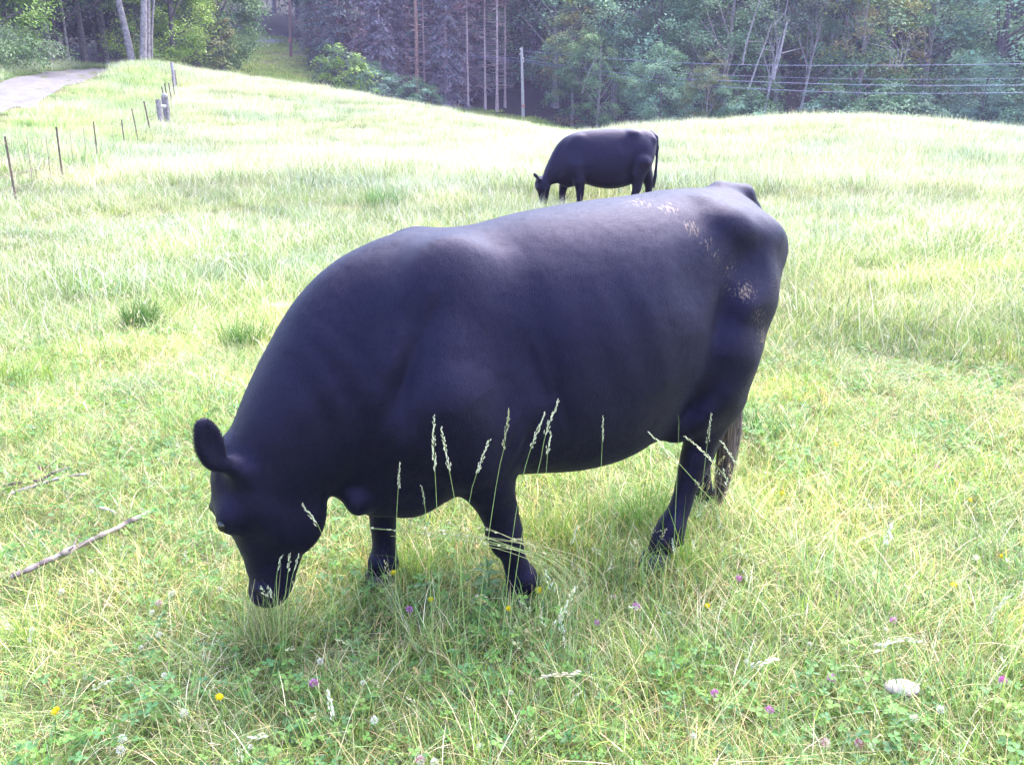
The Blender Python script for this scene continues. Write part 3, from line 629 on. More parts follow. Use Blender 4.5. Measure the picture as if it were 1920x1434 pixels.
# near short sward
for i in range(5):
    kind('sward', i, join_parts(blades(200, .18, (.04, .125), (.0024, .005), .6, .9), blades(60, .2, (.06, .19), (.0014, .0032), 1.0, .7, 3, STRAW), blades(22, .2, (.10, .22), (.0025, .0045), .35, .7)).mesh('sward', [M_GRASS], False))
for i in range(3): kind('clover_leaves', i, clover_patch(60, .17, (.010, .018)).mesh('clover_leaves', [M_GRASS], False))
for i in range(4):   # taller arching tufts
    pal = [(.12, .22, .03), (.16, .25, .035), (.09, .19, .06), (.2, .27, .05)]
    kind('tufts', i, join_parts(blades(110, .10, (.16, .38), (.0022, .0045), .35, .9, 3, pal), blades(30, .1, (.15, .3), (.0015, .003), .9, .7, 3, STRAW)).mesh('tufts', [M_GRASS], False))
for i in range(4):   # flopped dry stems
    kind('straw', i, join_parts(blades(34, .16, (.18, .42), (.0012, .0028), .4, .8, 3, STRAW, None, 1.4), blades(24, .16, (.05, .14), (.002, .004), .9, .5, 3, [(.36, .24, .10), (.30, .17, .08), (.5, .42, .25)])).mesh('straw', [M_GRASS], False))
for i in range(5):   # flowering grass
    b = (MB(), MB())
    for j in range(rng.integers(2, 5)):
        a, r = rng.uniform(0, 6.28), rng.uniform(0, .12); hh = rng.uniform(.24, .5); d = rng.normal(size=2) * .13
        seed_stem(b, (r * math.cos(a), r * math.sin(a), 0), (r * math.cos(a) + d[0], r * math.sin(a) + d[1], hh), (-d[0] * .2, -d[1] * .2, .03), rng.uniform(.05, .10), .0009, (.26, .32, .10), [(.50, .45, .27), (.44, .34, .18), (.55, .52, .36)][rng.integers(3)], .6, 1.6)
    b[0].V += b[1].V; b[0].C += b[1].C
    for k in (3, 4): b[0].F[k] += [f + b[0].n for f in b[1].F[k]]
    kind('flowering_grass', i, b[0].mesh('flowering_grass', [M_GRASS], False))
# middle distance
MIDG = [(.13, .21, .035), (.10, .18, .04), (.17, .25, .05), (.21, .27, .07), (.14, .23, .045)]
for i in range(4):
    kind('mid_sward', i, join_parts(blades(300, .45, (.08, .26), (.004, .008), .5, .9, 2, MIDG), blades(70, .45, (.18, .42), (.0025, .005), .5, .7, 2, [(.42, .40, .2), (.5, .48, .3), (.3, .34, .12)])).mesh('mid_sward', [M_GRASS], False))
# far meadow, pale with seed heads
FARG = [(.20, .27, .08), (.26, .31, .10), (.16, .23, .06), (.33, .35, .16)]
for i in range(4):
    V, F, C = blades(330, 1.0, (.25, .55), (.009, .017), .3, .6, 2, FARG)
    V2, F2, C2 = blades(170, 1.0, (.45, .75), (.007, .013), .25, .4, 2, [(.50, .48, .30), (.56, .54, .38), (.42, .42, .22)])
    kind('far_meadow', i, join_parts((V, F, C), (V2, F2, C2)).mesh('far_meadow', [M_GRASS], False))
for i in range(3):   # coarse low growth of the far slope and the wood floor
    kind('slope_grass', i, join_parts(blades(200, 1.6, (.15, .4), (.03, .06), .6, .6, 1, [(.10, .13, .03), (.13, .14, .04), (.07, .11, .03)])).mesh('slope_grass', [M_GRASS], False))
for i in range(4):   # rank weeds on the lane bank
    kind('bank_weeds', i, join_parts(blades(200, .6, (.3, .8), (.010, .03), .5, .9, 2, [(.10, .19, .04), (.14, .24, .05), (.08, .16, .06), (.2, .28, .09)]), blades(90, .6, (.5, .9), (.006, .012), .3, .5, 2, [(.45, .44, .28), (.36, .38, .18)])).mesh('bank_weeds', [M_GRASS], False))

def noise2(x, y, s, seed=0):
    r = np.random.default_rng(seed); z = np.zeros_like(x)
    for i in range(7):
        a = r.uniform(0, 6.28); f = s * r.uniform(.5, 2.2); z += np.sin((x * math.cos(a) + y * math.sin(a)) * f + r.uniform(0, 6.28)) / (1 + .3 * i)
    return z / 2.6
def scatter_obj(name, label, cat, kindname, x, y, scl, tint, lean=.12, dz=-.01):
    n = len(x); z = H(x, y) + dz
    me = bpy.data.meshes.new(name); me.vertices.add(n); me.vertices.foreach_set('co', np.stack([x, y, z], 1).astype(np.float32).ravel())
    def at_(nm, ty, key, v): a = me.attributes.new(nm, ty, 'POINT'); a.data.foreach_set(key, np.asarray(v, np.float32 if ty != 'INT' else np.int32).ravel())
    at_('turn', 'FLOAT_VECTOR', 'vector', np.stack([rng.normal(0, lean, n), rng.normal(0, lean, n), rng.uniform(0, 6.283, n)], 1))
    at_('size', 'FLOAT_VECTOR', 'vector', scl if np.ndim(scl) == 2 else np.repeat(np.asarray(scl)[:, None], 3, 1)); at_('pick', 'INT', 'value', rng.integers(0, 100, n))
    tc = np.ones((n, 4)); tc[:, :3] = tint; at_('tint', 'FLOAT_COLOR', 'color', tc)
    o = obj(name, me); tag(o, label, cat, kind='stuff')
    ng = bpy.data.node_groups.new(name, 'GeometryNodeTree'); ng.interface.new_socket('Geometry', in_out='INPUT', socket_type='NodeSocketGeometry'); ng.interface.new_socket('Geometry', in_out='OUTPUT', socket_type='NodeSocketGeometry')
    gi = ng.nodes.new('NodeGroupInput'); go = ng.nodes.new('NodeGroupOutput'); ip = ng.nodes.new('GeometryNodeInstanceOnPoints'); ci = ng.nodes.new('GeometryNodeCollectionInfo')
    ci.inputs['Collection'].default_value = KIND[kindname]; ci.inputs['Separate Children'].default_value = True; ci.inputs['Reset Children'].default_value = True
    def na(nm, ty): q = ng.nodes.new('GeometryNodeInputNamedAttribute'); q.data_type = ty; q.inputs['Name'].default_value = nm; return [s_ for s_ in q.outputs if s_.enabled and s_.name == 'Attribute'][0]
    e2r = ng.nodes.new('FunctionNodeEulerToRotation'); L = ng.links.new
    L(na('turn', 'FLOAT_VECTOR'), e2r.inputs[0]); L(gi.outputs[0], ip.inputs['Points']); L(ci.outputs[0], ip.inputs['Instance']); ip.inputs['Pick Instance'].default_value = True
    L(na('pick', 'INT'), ip.inputs['Instance Index']); L(e2r.outputs[0], ip.inputs['Rotation']); L(na('size', 'FLOAT_VECTOR'), ip.inputs['Scale']); L(ip.outputs[0], go.inputs[0])
    md = o.modifiers.new('scatter', 'NODES'); md.node_group = ng
    return o
def region(n_per, y0, y1, half=.80, extra=1.5, keep=None):
    """random points of even density in the wedge ahead, between ranges y0 and y1"""
    A = (half * (y1 ** 2 - y0 ** 2)) + 2 * extra * (y1 - y0); g_ = 1 / math.sqrt(n_per); W_ = half * y1 + extra; xx, yy = np.meshgrid(np.arange(-W_, W_, g_), np.arange(y0, y1, g_)); x = xx.ravel(); y = yy.ravel()
    x = x + rng.uniform(-.55, .55, len(x)) * g_; y = y + rng.uniform(-.55, .55, len(y)) * g_; k = np.abs(x) < half * y + extra; x, y = x[k], y[k]
    ok = road_dist(x, y) > 1.5
    if keep is not None: ok &= keep(x, y)
    return x[ok], y[ok]
def tints(x, y, amt=.25, warm=0.0):
    a = noise2(x, y, 1.1, 3)[:, None]; b = noise2(x, y, 2.6, 5)[:, None]; c = noise2(x, y, .45, 9)[:, None] * .4 + noise2(x, y, 4.5, 15)[:, None] * .5
    base = 1 + amt * (.5 * a + .35 * b + .4 * c) + rng.normal(0, .07, (len(x), 1)); hue = np.clip(.5 * b + .6 * c + rng.normal(0, .3, (len(x), 1)), -1, 1)
    return np.clip(base * (1 + hue * np.array([.16, .03, -.12]) + np.array([warm, warm * .5, 0])), .35, 1.9)
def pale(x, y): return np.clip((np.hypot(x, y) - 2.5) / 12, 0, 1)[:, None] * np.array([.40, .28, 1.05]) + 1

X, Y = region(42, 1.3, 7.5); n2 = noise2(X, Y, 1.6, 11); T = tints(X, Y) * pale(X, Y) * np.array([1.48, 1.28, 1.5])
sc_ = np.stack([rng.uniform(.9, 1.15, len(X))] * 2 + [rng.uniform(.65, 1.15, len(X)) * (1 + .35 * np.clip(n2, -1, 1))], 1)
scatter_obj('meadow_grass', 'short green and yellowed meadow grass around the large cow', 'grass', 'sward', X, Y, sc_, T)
X, Y = region(13, 1.3, 7, keep=lambda x, y: noise2(x, y, 1.3, 21) > -.1)
scatter_obj('clover_leaves', 'low carpet of clover leaves between the grass blades', 'clover', 'clover_leaves', X, Y, rng.uniform(.9, 1.4, len(X)), tints(X, Y) * np.array([1.4, 1.25, 1.25]))
X, Y = region(2.8, 1.6, 9, keep=lambda x, y: noise2(x, y, 1.2, 31) + rng.uniform(-.6, .6, len(x)) > .15)
scatter_obj('tall_tufts', 'longer arching tufts of green grass in the foreground', 'grass', 'tufts', X, Y, rng.uniform(.55, 1.05, len(X)), tints(X, Y) * pale(X, Y) * 1.2, .15)
X, Y = region(11, 1.5, 8, keep=lambda x, y: noise2(x, y, 1.9, 41) + rng.uniform(-.8, .8, len(x)) > -.1)
scatter_obj('dry_grass', 'tan flattened dry stems lying through the green grass', 'dry grass', 'straw', X, Y, rng.uniform(.6, 1.15, len(X)), tints(X, Y, .3) * pale(X, Y), .2)
X, Y = region(11, 1.9, 12)
scatter_obj('flowering_grass', 'thin grass stems with buff seed heads all over the meadow', 'grass', 'flowering_grass', X, Y, rng.uniform(.55, 1.0, len(X)), tints(X, Y) * pale(X, Y), .25)
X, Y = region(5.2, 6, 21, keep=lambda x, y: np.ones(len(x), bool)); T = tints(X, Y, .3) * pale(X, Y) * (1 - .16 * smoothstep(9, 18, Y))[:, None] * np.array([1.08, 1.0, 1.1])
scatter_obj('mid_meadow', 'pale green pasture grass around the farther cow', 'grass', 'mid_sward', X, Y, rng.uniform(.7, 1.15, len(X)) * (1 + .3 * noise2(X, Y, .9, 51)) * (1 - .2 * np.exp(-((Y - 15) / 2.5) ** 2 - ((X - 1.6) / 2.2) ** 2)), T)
def in_field(x, y): return (road_dist(x, y) > 2.2) & (wood_mask(x, y) < .3) & (y < np.interp(x, [-60, -30, -24, 0, 10, 60], [66, 66, 66, 62, 52, 52]))
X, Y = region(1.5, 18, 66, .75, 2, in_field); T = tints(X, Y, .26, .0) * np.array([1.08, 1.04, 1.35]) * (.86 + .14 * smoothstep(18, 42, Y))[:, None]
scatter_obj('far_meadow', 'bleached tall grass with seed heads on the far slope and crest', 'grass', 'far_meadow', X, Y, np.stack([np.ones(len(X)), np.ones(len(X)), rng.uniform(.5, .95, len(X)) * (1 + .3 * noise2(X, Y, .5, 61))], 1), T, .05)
X = rng.uniform(-42, -6, 5200); Y = rng.uniform(20, 72, 5200)
px_ = photo_x(X, Y); k = (px_ < 330) & (px_ > -500) & (road_dist(X, Y) > 1.35) & (road_dist(X, Y) < 9) & (X < np.interp(Y, [20, 36, 50, 60], [-9.4, -14.0, -18.6, -20]))
X, Y = X[k][:2200], Y[k][:2200]
scatter_obj('bank_weeds', 'rank grass and weeds on the bank beside the gravel lane', 'weeds', 'bank_weeds', X, Y, rng.uniform(.5, 1.0, len(X)) * np.clip((road_dist(X, Y) - .9) / 2, .3, 1), tints(X, Y, .3) * np.array([1.25, 1.2, 1.3]), .08)
X = rng.uniform(-42, 60, 6000); Y = rng.uniform(68, 130, 6000); k = wood_mask(X, Y) < .6; X, Y = X[k], Y[k]
scatter_obj('slope_grass', 'short rough grass on the clearing across the valley', 'grass', 'slope_grass', X, Y, rng.uniform(.7, 1.1, len(X)), tints(X, Y, .25) * 2.1, .05)
# ------------------------------------------------------------------ trees
def quads_from(Cn, nrm, sz, asp, cols):
    """rhombic leaves at Cn facing nrm"""
    n = len(Cn); nrm = nrm / (np.linalg.norm(nrm, axis=1)[:, None] + 1e-9); r = rng.normal(size=(n, 3)); u = np.cross(nrm, r); u /= np.linalg.norm(u, axis=1)[:, None] + 1e-9; v = np.cross(nrm, u)
    s = sz[:, None]; asp = np.asarray(asp)[:, None]; V = np.stack([Cn - u * s, Cn + v * s * asp + nrm * s * .15, Cn + u * s, Cn - v * s * asp + nrm * s * .15], 1).reshape(-1, 3)
    b = np.arange(n)[:, None] * 4; return V, b + np.array([[0, 1, 2, 3]]), np.repeat(cols, 4, 0)
def leaf_crown(R, zc, ncl, lpc, leaf, clump, pal, flat=.45, inner=.5, low=None, lumps=7):
    """foliage in many separate sprays; R = crown radii, zc = crown centre height"""
    ld = rng.normal(size=(lumps, 3)); ld /= np.linalg.norm(ld, axis=1)[:, None]
    d = rng.normal(size=(ncl, 3)); d /= np.linalg.norm(d, axis=1)[:, None]; d[:, 2] = np.abs(d[:, 2]) * np.where(rng.uniform(size=ncl) < .62, 1, -1)
    lob = 1 + .48 * np.maximum(0, (d @ ld.T) - .55).max(1) / .45 - .16
    rr = rng.uniform(inner, 1, ncl) ** .5 * lob; P = d * rr[:, None] * np.array(R) + [0, 0, zc]
    P[:, 2] = np.maximum(P[:, 2], .5 + rng.uniform(0, 1, ncl))
    n = ncl * lpc; cid = np.repeat(np.arange(ncl), lpc); cs = clump * rng.uniform(.6, 1.35, ncl)[cid][:, None]
    off = rng.normal(size=(n, 3)) * .55 * cs * np.array([1, 1, flat]); out = d[cid]
    off[:, 2] -= (off[:, 0] ** 2 + off[:, 1] ** 2) / (cs[:, 0] * 2.6)
    off += out * cs * .1
    C0 = P[cid] + off; nr = out * .55 + np.array([0, 0, 1.0]) + rng.normal(size=(n, 3)) * .4
    pal = np.array(pal); cc = pal[rng.integers(0, len(pal), ncl)][cid] * rng.uniform(.75, 1.3, (n, 1))
    return P, quads_from(C0, nr, leaf * rng.uniform(.6, 1.3, n), rng.uniform(.45, .75, n), cc)
def trunk_limbs(b, H_, r, P, c, lean=(0, 0), nl=9, top=.85, fork=None):
    t = np.linspace(0, 1, 9)[:, None]; wob = np.cumsum(rng.normal(size=(9, 2)) * r * .35, 0); sp = np.concatenate([t * np.array(lean) * H_ + wob * t, t * H_ * top], 1)
    sp[0, :2] = 0; rad = r * (1 - .78 * t[:, 0]); rad[0] *= 1.35; b.tube(sp, rad, 9, c, rough=.04)
    if len(P):
        for p in P[rng.choice(len(P), min(nl, len(P)), replace=False)]:
            q = np.clip((p[2] * rng.uniform(.45, .75)) / (H_ * top), .12, .95); i = q * 8; i0 = int(min(i, 7)); s0 = sp[i0] + (sp[i0 + 1] - sp[i0]) * (i - i0)
            m = (s0 + p) / 2 + np.array([0, 0, -.08 * np.linalg.norm(p - s0)]) + rng.normal(size=3) * .2
            tt = np.linspace(0, 1, 6)[:, None]; b.tube((1 - tt) ** 2 * s0 + 2 * tt * (1 - tt) * m + tt ** 2 * p, np.linspace(r * .38 * (1 - .5 * q), r * .06, 6), 5, c, cap=False, rough=.05)
    return sp
BARK = (.10, .085, .09); BARK_PALE = (.24, .205, .22); BARK_RED = (.26, .15, .13); BARK_DEAD = (.34, .24, .25)
G_BLUE = [(0.12, 0.228, 0.18), (0.156, 0.282, 0.21), (0.09, 0.18, 0.144), (0.204, 0.312, 0.228)]
G_MID = [(0.106, 0.206, 0.112), (0.138, 0.237, 0.125), (0.081, 0.163, 0.094), (0.163, 0.263, 0.138)]
G_BRIGHT = [(.15, .25, .045), (.18, .28, .05), (.11, .20, .04), (.21, .30, .07)]
G_YELL = [(.16, .20, .055), (.20, .20, .07), (.12, .16, .05), (.22, .17, .07)]
G_DULL = [(0.052, 0.092, 0.063), (0.063, 0.103, 0.075), (0.04, 0.071, 0.057), (0.086, 0.115, 0.086)]  # kept dark: deep-wood shade is put into these leaf colours
G_TOP = [(0.132, 0.198, 0.162), (0.18, 0.24, 0.192), (0.096, 0.144, 0.126), (0.216, 0.264, 0.204)]
PROTO = {}
def proto_tree(key, H_, r, R, zc, ncl, lpc, leaf, clump, pal, bark=BARK, flat=.45, lean=(0, 0), nl=9, inner=.5, top=.85):
    P, (V, F, C) = leaf_crown(R, zc, ncl, lpc, leaf, clump, pal, flat, inner)
    b = MB(); sp = trunk_limbs(b, H_, r, P, bark, lean, nl, top)
    PROTO[key] = (b.mesh('trunk', [M_BARK]), mesh_np('crown', V + np.array([lean[0] * zc, lean[1] * zc, 0]), F, C, False, [M_LEAF]))
def proto_spruce(key, H_, R, z0, nb, pal, dead=.25, bark=BARK_RED, droop=.55, dens=1.0):
    b = MB(); sp = trunk_limbs(b, H_, H_ * .013 + .05, [], bark, top=1.0); cv = []; cn = []; cs = []; cc = []; pal = np.array(pal)
    for i in range(nb):
        z = H_ * (z0 + (1 - z0) * (i + rng.uniform()) / nb); u = (z / H_ - z0) / (1 - z0); L = R * (1 - u) ** .75 * rng.uniform(.65, 1.1) + .25; a = rng.uniform(0, 6.28); d = np.array([math.cos(a), math.sin(a)])
        t = np.linspace(0, 1, 6); rr = L * t; zz = z - droop * L * t ** 1.4 * (1 - .5 * u) + .12 * L * t ** 3
        i0 = min(int(z / H_ * 8), 7); bx = sp[i0][:2]
        Pb = np.stack([bx[0] + d[0] * rr, bx[1] + d[1] * rr, zz], 1); isdead = rng.uniform() < dead * (1.6 - 1.6 * u)
        b.tube(Pb, np.linspace(.035 * L / R + .012, .008, 6), 3, BARK_DEAD if isdead else bark, cap=False)
        if isdead and rng.uniform() < .75: m_ = 10; pc = np.array([(.22, .13, .16), (.18, .12, .15)])
        else: m_ = int(46 * dens * (L / R + .25)); pc = pal
        tt = rng.uniform(.12, 1, m_); q = np.stack([np.interp(tt, t, Pb[:, k]) for k in range(3)], 1); sd = np.array([-d[1], d[0], 0]); lat = rng.normal(size=m_) * (.30 * L * (1.1 - tt) + .06)
        q += sd * lat[:, None]; q[:, 2] -= np.abs(lat) * .5 + rng.uniform(0, .16, m_)
        cv.append(q); cn.append(np.stack([d[0] * .4 + rng.normal(size=m_) * .5, d[1] * .4 + rng.normal(size=m_) * .5, rng.uniform(.2, 1, m_)], 1)); cs.append(rng.uniform(.12, .26, m_)); cc.append(pc[rng.integers(0, len(pc), m_)] * rng.uniform(.75, 1.25, (m_, 1)))
    V, F, C = quads_from(np.concatenate(cv), np.concatenate(cn), np.concatenate(cs), rng.uniform(.25, .5, sum(map(len, cs))), np.concatenate(cc))
    PROTO[key] = (b.mesh('trunk', [M_BARK]), mesh_np('crown', V, F, C, False, [M_NEEDLE]))
def stub_branches(b, sp, H_, z0, z1, n, L, c):
    for i in range(n):
        z = H_ * rng.uniform(z0, z1); i0 = min(int(z / H_ * 8), 7); f = z / H_ * 8 - i0; s0 = sp[i0] + (sp[min(i0 + 1, 8)] - sp[i0]) * f; a = rng.uniform(0, 6.28); l = L * rng.uniform(.4, 1.1); t = np.linspace(0, 1, 4)
        b.tube(np.stack([s0[0] + np.cos(a) * l * t, s0[1] + np.sin(a) * l * t, z - .12 * l * t + .1 * l * t ** 2], 1), np.linspace(.028, .007, 4), 3, c, cap=False)
def proto_pine(key, H_, r, z0, crown, bark, pal, nst=60, L=1.6, ncl=40, lpc=60):
    b = MB(); sp = trunk_limbs(b, H_, r, [], bark, top=1.0); stub_branches(b, sp, H_, .12, z0, nst, L, BARK_DEAD)
    P, (V, F, C) = leaf_crown(crown, H_ * (z0 + 1) / 2 + .5, ncl, lpc, .17, .75, pal, .35, .25)
    k = 0
    for p in P[:: max(1, len(P) // 14)]:
        s0 = sp[min(int(p[2] / H_ * 8), 7)] * [1, 1, 0] + [0, 0, p[2] - .3]; b.tube([s0, (s0 + p) / 2, p], [.04, .03, .012], 3, bark, cap=False)
    PROTO[key] = (b.mesh('trunk', [M_BARK]), mesh_np('crown', V, F, C, False, [M_NEEDLE]))
proto_tree('oak', 20, .38, (6.0, 5.4, 8.6), 10.5, 150, 135, .16, 1.45, G_BLUE, BARK)
proto_tree('oak2', 22, .42, (6.6, 5.6, 9.5), 11.5, 165, 125, .16, 1.4, G_MID, BARK_PALE, nl=12)
proto_tree('ash', 18, .26, (4.4, 4.0, 7.6), 10.0, 110, 125, .15, 1.2, G_YELL + G_MID, BARK_PALE, .4, nl=12)
proto_tree('elm', 24, .35, (5.2, 5.0, 8.0), 15.5, 120, 120, .16, 1.35, G_TOP, BARK_PALE, .5, nl=12)
proto_tree('bushy', 7.5, .14, (3.4, 3.2, 3.5), 3.7, 75, 110, .13, .95, G_BLUE + G_MID, BARK)
proto_tree('dark', 22, .36, (6.0, 6.0, 9.8), 11.5, 170, 60, .22, 1.6, G_DULL, BARK, nl=7)
proto_tree('maple', 13, .28, (4.6, 4.4, 6.6), 6.4, 190, 110, .10, .95, G_BRIGHT, BARK)
proto_tree('maple2', 13, .28, (4.9, 4.6, 6.6), 6.6, 190, 110, .11, .95, [(.07, .15, .05), (.09, .17, .055), (.06, .125, .05), (.12, .2, .06)], BARK)
proto_tree('bough', 12, .26, (6.0, 4.5, 3.9), 8.6, 200, 90, .11, .9, [(.04, .09, .04), (.06, .12, .05)], BARK)  # leaf colour lowered to paint in the shade inside the wood
proto_tree('canopy', 17, .3, (6.5, 6.5, 4.2), 12.2, 170, 75, .2, 1.5, G_DULL, BARK, nl=6)
proto_tree('thin', 17, .15, (2.4, 2.4, 3.0), 14.5, 40, 50, .15, .8, G_DULL, BARK_PALE, lean=(.16, 0), nl=10, top=.95)
proto_spruce('spruce', 17, 3.4, .06, 190, [(.11, .165, .155), (.13, .18, .165), (.13, .13, .155)], .3, dens=1.5)
proto_spruce('spruce2', 14, 3.0, .04, 170, [(.20, .155, .205), (.22, .165, .21), (.145, .165, .17)], .5, BARK_DEAD, .8, 1.7)
proto_spruce('spruce_dead', 18, 2.7, .30, 120, [(.26, .17, .20), (.21, .15, .19), (.15, .16, .16)], .75, BARK_RED, .45, 1.2)
proto_pine('pine', 20, .24, .55, (3.0, 3.0, 4.8), BARK_RED, [(.075, .115, .08), (.09, .12, .085), (.13, .10, .10)], 70, 1.5, 60, 60)
proto_pine('snag', 19, .16, .62, (1.8, 1.8, 3.5), BARK_DEAD, [(.22, .12, .16), (.18, .12, .15)], 130, 1.3, 44, 60)
def tree(key, px, Y, label, cat='tree', sc=1.0, rz=None, dz=0, group='trees of the wooded hillside', name=None, sz=None):
    x = (px - 960) / F_PX * (Y * math.cos(PITCH)); x = (px - 960) / F_PX * (Y * math.cos(PITCH) + (EYE - h1(x, Y)) * math.sin(PITCH)); z = h1(x, Y)
    name = name or ('bush' if cat == 'bush' else None); o = empty(name or {'spruce': 'spruce_tree', 'spruce2': 'spruce_tree', 'spruce_dead': 'spruce_tree', 'pine': 'pine_tree', 'snag': 'pine_tree', 'bushy': 'bush'}.get(key, 'broadleaf_tree'), (x, Y, z - .1 + dz), random.uniform(0, 6.28) if rz is None else rz, sc)
    if sz: o.scale = (sc, sc, sc * sz)
    tag(o, label, cat, group)
    tr, cr = PROTO[key]; obj('trunk', tr, o); obj('crown', cr, o); return o
E1_ = 'trees at the front edge of the wood'
# right-hand wood edge, left to right
tree('oak', 1850, 84, 'huge blue-green broadleaf tree in layered sprays at the right edge of the frame', sc=1.12, group=E1_)
tree('bushy', 1700, 78, 'low rounded bush at the foot of the huge blue-green tree', 'bush', 1.0, group=None, sz=.8)
tree('oak', 1830, 78, 'dense bush under the huge tree, just above the right-hand crest', 'bush', .42, group=None)
tree('bushy', 1925, 76, 'bush cut by the right frame edge at the wood margin', 'bush', 1.1, group=None)
tree('ash', 1600, 82, 'yellow-green tree with bare pale twigs in its right side', sc=.98, group=E1_)
tree('bushy', 1560, 76, 'small yellowish bush on the crest below the yellow-green tree', 'bush', .8, group=None)
tree('bushy', 1650, 77, 'rounded green bush right of the small yellowish bush', 'bush', .9, group=None)
tree('oak2', 1350, 86, 'broad mid-green tree behind the crest where the leaning pale trunks stand', sc=.8, group=E1_)
tree('thin', 1415, 80, 'slim pale tree leaning right across the dark wood, left one of the pair', sc=.85, rz=.1, group=E1_)
tree('thin', 1480, 82, 'slim pale tree leaning right across the dark wood, right one of the pair', sc=.98, rz=-.1, group=E1_)
tree('ash', 1320, 77, 'bush with whitish branches on the crest right of the farther cow', 'bush', .42, group=None)
tree('bushy', 1400, 77, 'bush at the foot of the leaning pale trees', 'bush', .75, group=None)
tree('oak', 1235, 79, 'dark bush directly above the back of the farther cow', 'bush', .40, group=None)
tree('oak', 1225, 88, 'blue-green tree standing above the farther cow', sc=.82, group=E1_)
tree('ash', 1072, 88, 'pale-topped tree with a forked whitish trunk right of the utility pole', sc=.62, rz=1.0, group=E1_)
tree('oak2', 1120, 84, 'drooping green bush right of the forked trunk', 'bush', .42, group=None)
tree('oak2', 1040, 99, 'dark tree in the wood behind the utility pole', sc=.9, group=E1_)
tree('elm', 1150, 98, 'tall grey-green tree filling the top of the frame right of the pole', sc=1.0, group=E1_)
tree('elm', 1290, 97, 'tall tree with loose bluish foliage at the top of the frame', sc=1.05, group=E1_)
tree('elm', 1450, 96, 'tall pale-stemmed tree above the leaning trunks', sc=1.05, group=E1_)
tree('ash', 1540, 94, 'grey-green tree with a light top behind the yellow-green tree', sc=1.25, group=E1_)
tree('oak2', 1720, 97, 'dark green tree in the gap left of the huge blue-green tree', sc=1.0, group=E1_)
tree('oak', 2010, 88, 'broadleaf tree beyond the right frame edge', sc=1.0, group=E1_)
# conifers in the middle
tree('spruce', 640, 99, 'full grey-green spruce behind the bright green bush', 'spruce', 1.0, group='spruces')
tree('spruce_dead', 700, 96, 'bare reddish spruce trunk with short dead branches left of centre', 'spruce', 1.0, group='spruces')
tree('spruce2', 740, 98, 'half dead spruce with purplish twigs between two bare trunks', 'spruce', 1.05, group='spruces')
tree('pine', 783, 94, 'tall pine with a long bare reddish trunk', 'pine', 1.0, group='pines')
tree('snag', 797, 97, 'thin pine stem leaning beside the tall bare pine', 'pine', .8, group='pines')
tree('spruce2', 838, 93, 'drooping purplish spruce right of the tall bare pine', 'spruce', .95, group='spruces')
tree('spruce', 810, 104, 'spruce standing behind the drooping purplish one', 'spruce', 1.1, group='spruces')
tree('snag', 878, 92, 'slightly leaning bare pine stem right of the drooping spruce', 'pine', .75, group='pines')
tree('snag', 910, 93, 'thin dead pine, left of the close group near the utility pole', 'pine', .85, group='pines')
tree('snag', 932, 92, 'dead pine with whorls of short stubs, tallest of the group near the utility pole', 'pine', .95, group='pines')
tree('snag', 947, 95, 'faint dead pine nearest the utility pole', 'pine', .8, group='pines')
tree('spruce2', 716, 93, 'feathery mauve spruce just right of the bare reddish trunk', 'spruce', .95, group='spruces')
tree('spruce2', 868, 98, 'feathery mauve spruce behind the leaning bare stem', 'spruce', 1.05, group='spruces')
tree('spruce', 600, 102, 'blue-green spruce at the left end of the conifers', 'spruce', .8, group='spruces')
for px, Y, lb in [(-190, 64, 'nearest'), (-300, 58, 'second'), (-420, 60, 'third'), (-560, 56, 'fourth'), (-700, 60, 'fifth'), (-250, 78, 'back')]: tree('maple2', px, Y, 'leafy tree of the lane wood outside the frame, %s one leftward' % lb, sc=1.1, group='maples')
tree('spruce', 890, 104, 'dark spruce behind the dead pines', 'spruce', 1.15, group='spruces')
tree('dark', 960, 108, 'dark broadleaf tree behind the dead pines', sc=.95, group=E1_)
tree('spruce2', 668, 105, 'purplish spruce at the top of the frame behind the bare reddish trunk', 'spruce', 1.2, group='spruces')
tree('spruce_dead', 765, 108, 'reddish thinning spruce far back between the pines', 'spruce', 1.15, group='spruces')
tree('oak2', 633, 109, 'dark green tree at the right edge of the hillside clearing', sc=.6, group=E1_)
tree('bushy', 700, 87, 'dull green bush under the conifers just over the crest', 'bush', .75, group=None, sz=.7)
tree('bushy', 780, 88, 'low scrub at the foot of the tall bare pine', 'bush', .6, group=None, sz=.7)
# bright bush above the left crest
def one_bush(px, Y, H_, R, pal, label, name='bush', leaf=.11, n=70):
    x = (px - 960) / F_PX * (Y * math.cos(PITCH)); o = empty(name, (x, Y, h1(x, Y) - .1)); tag(o, label, 'bush')
    P, (V, F, C) = leaf_crown((R, R * .8, H_ * .5), H_ * .55, n, 60, leaf, .55, pal, .4, .4); b = MB(); trunk_limbs(b, H_, .05, P, BARK, nl=10)
    obj('stem', b.mesh('stem', [M_BARK]), o); obj('foliage', mesh_np('foliage', V, F, C, False, [M_LEAF]), o)
one_bush(655, 82, 4.6, 2.3, [(.24, .34, .06), (.18, .28, .05), (.10, .17, .05), (.08, .14, .06)], 'young bush with bright yellow-green leaves just beyond the left crest')
one_bush(622, 84, 2.6, 1.3, G_DULL, 'small dark bush left of the bright yellow-green one', n=35)
one_bush(402, 76, 5.2, 2.7, G_YELL + [(.10, .15, .05)], 'bush with yellowing leaves below the dark maple')
one_bush(52, 50, 2.3, 2.3, [(.10, .17, .06), (.14, .2, .09), (.18, .22, .12)], 'grey-green bush on the far verge of the gravel lane', leaf=.06, n=90)
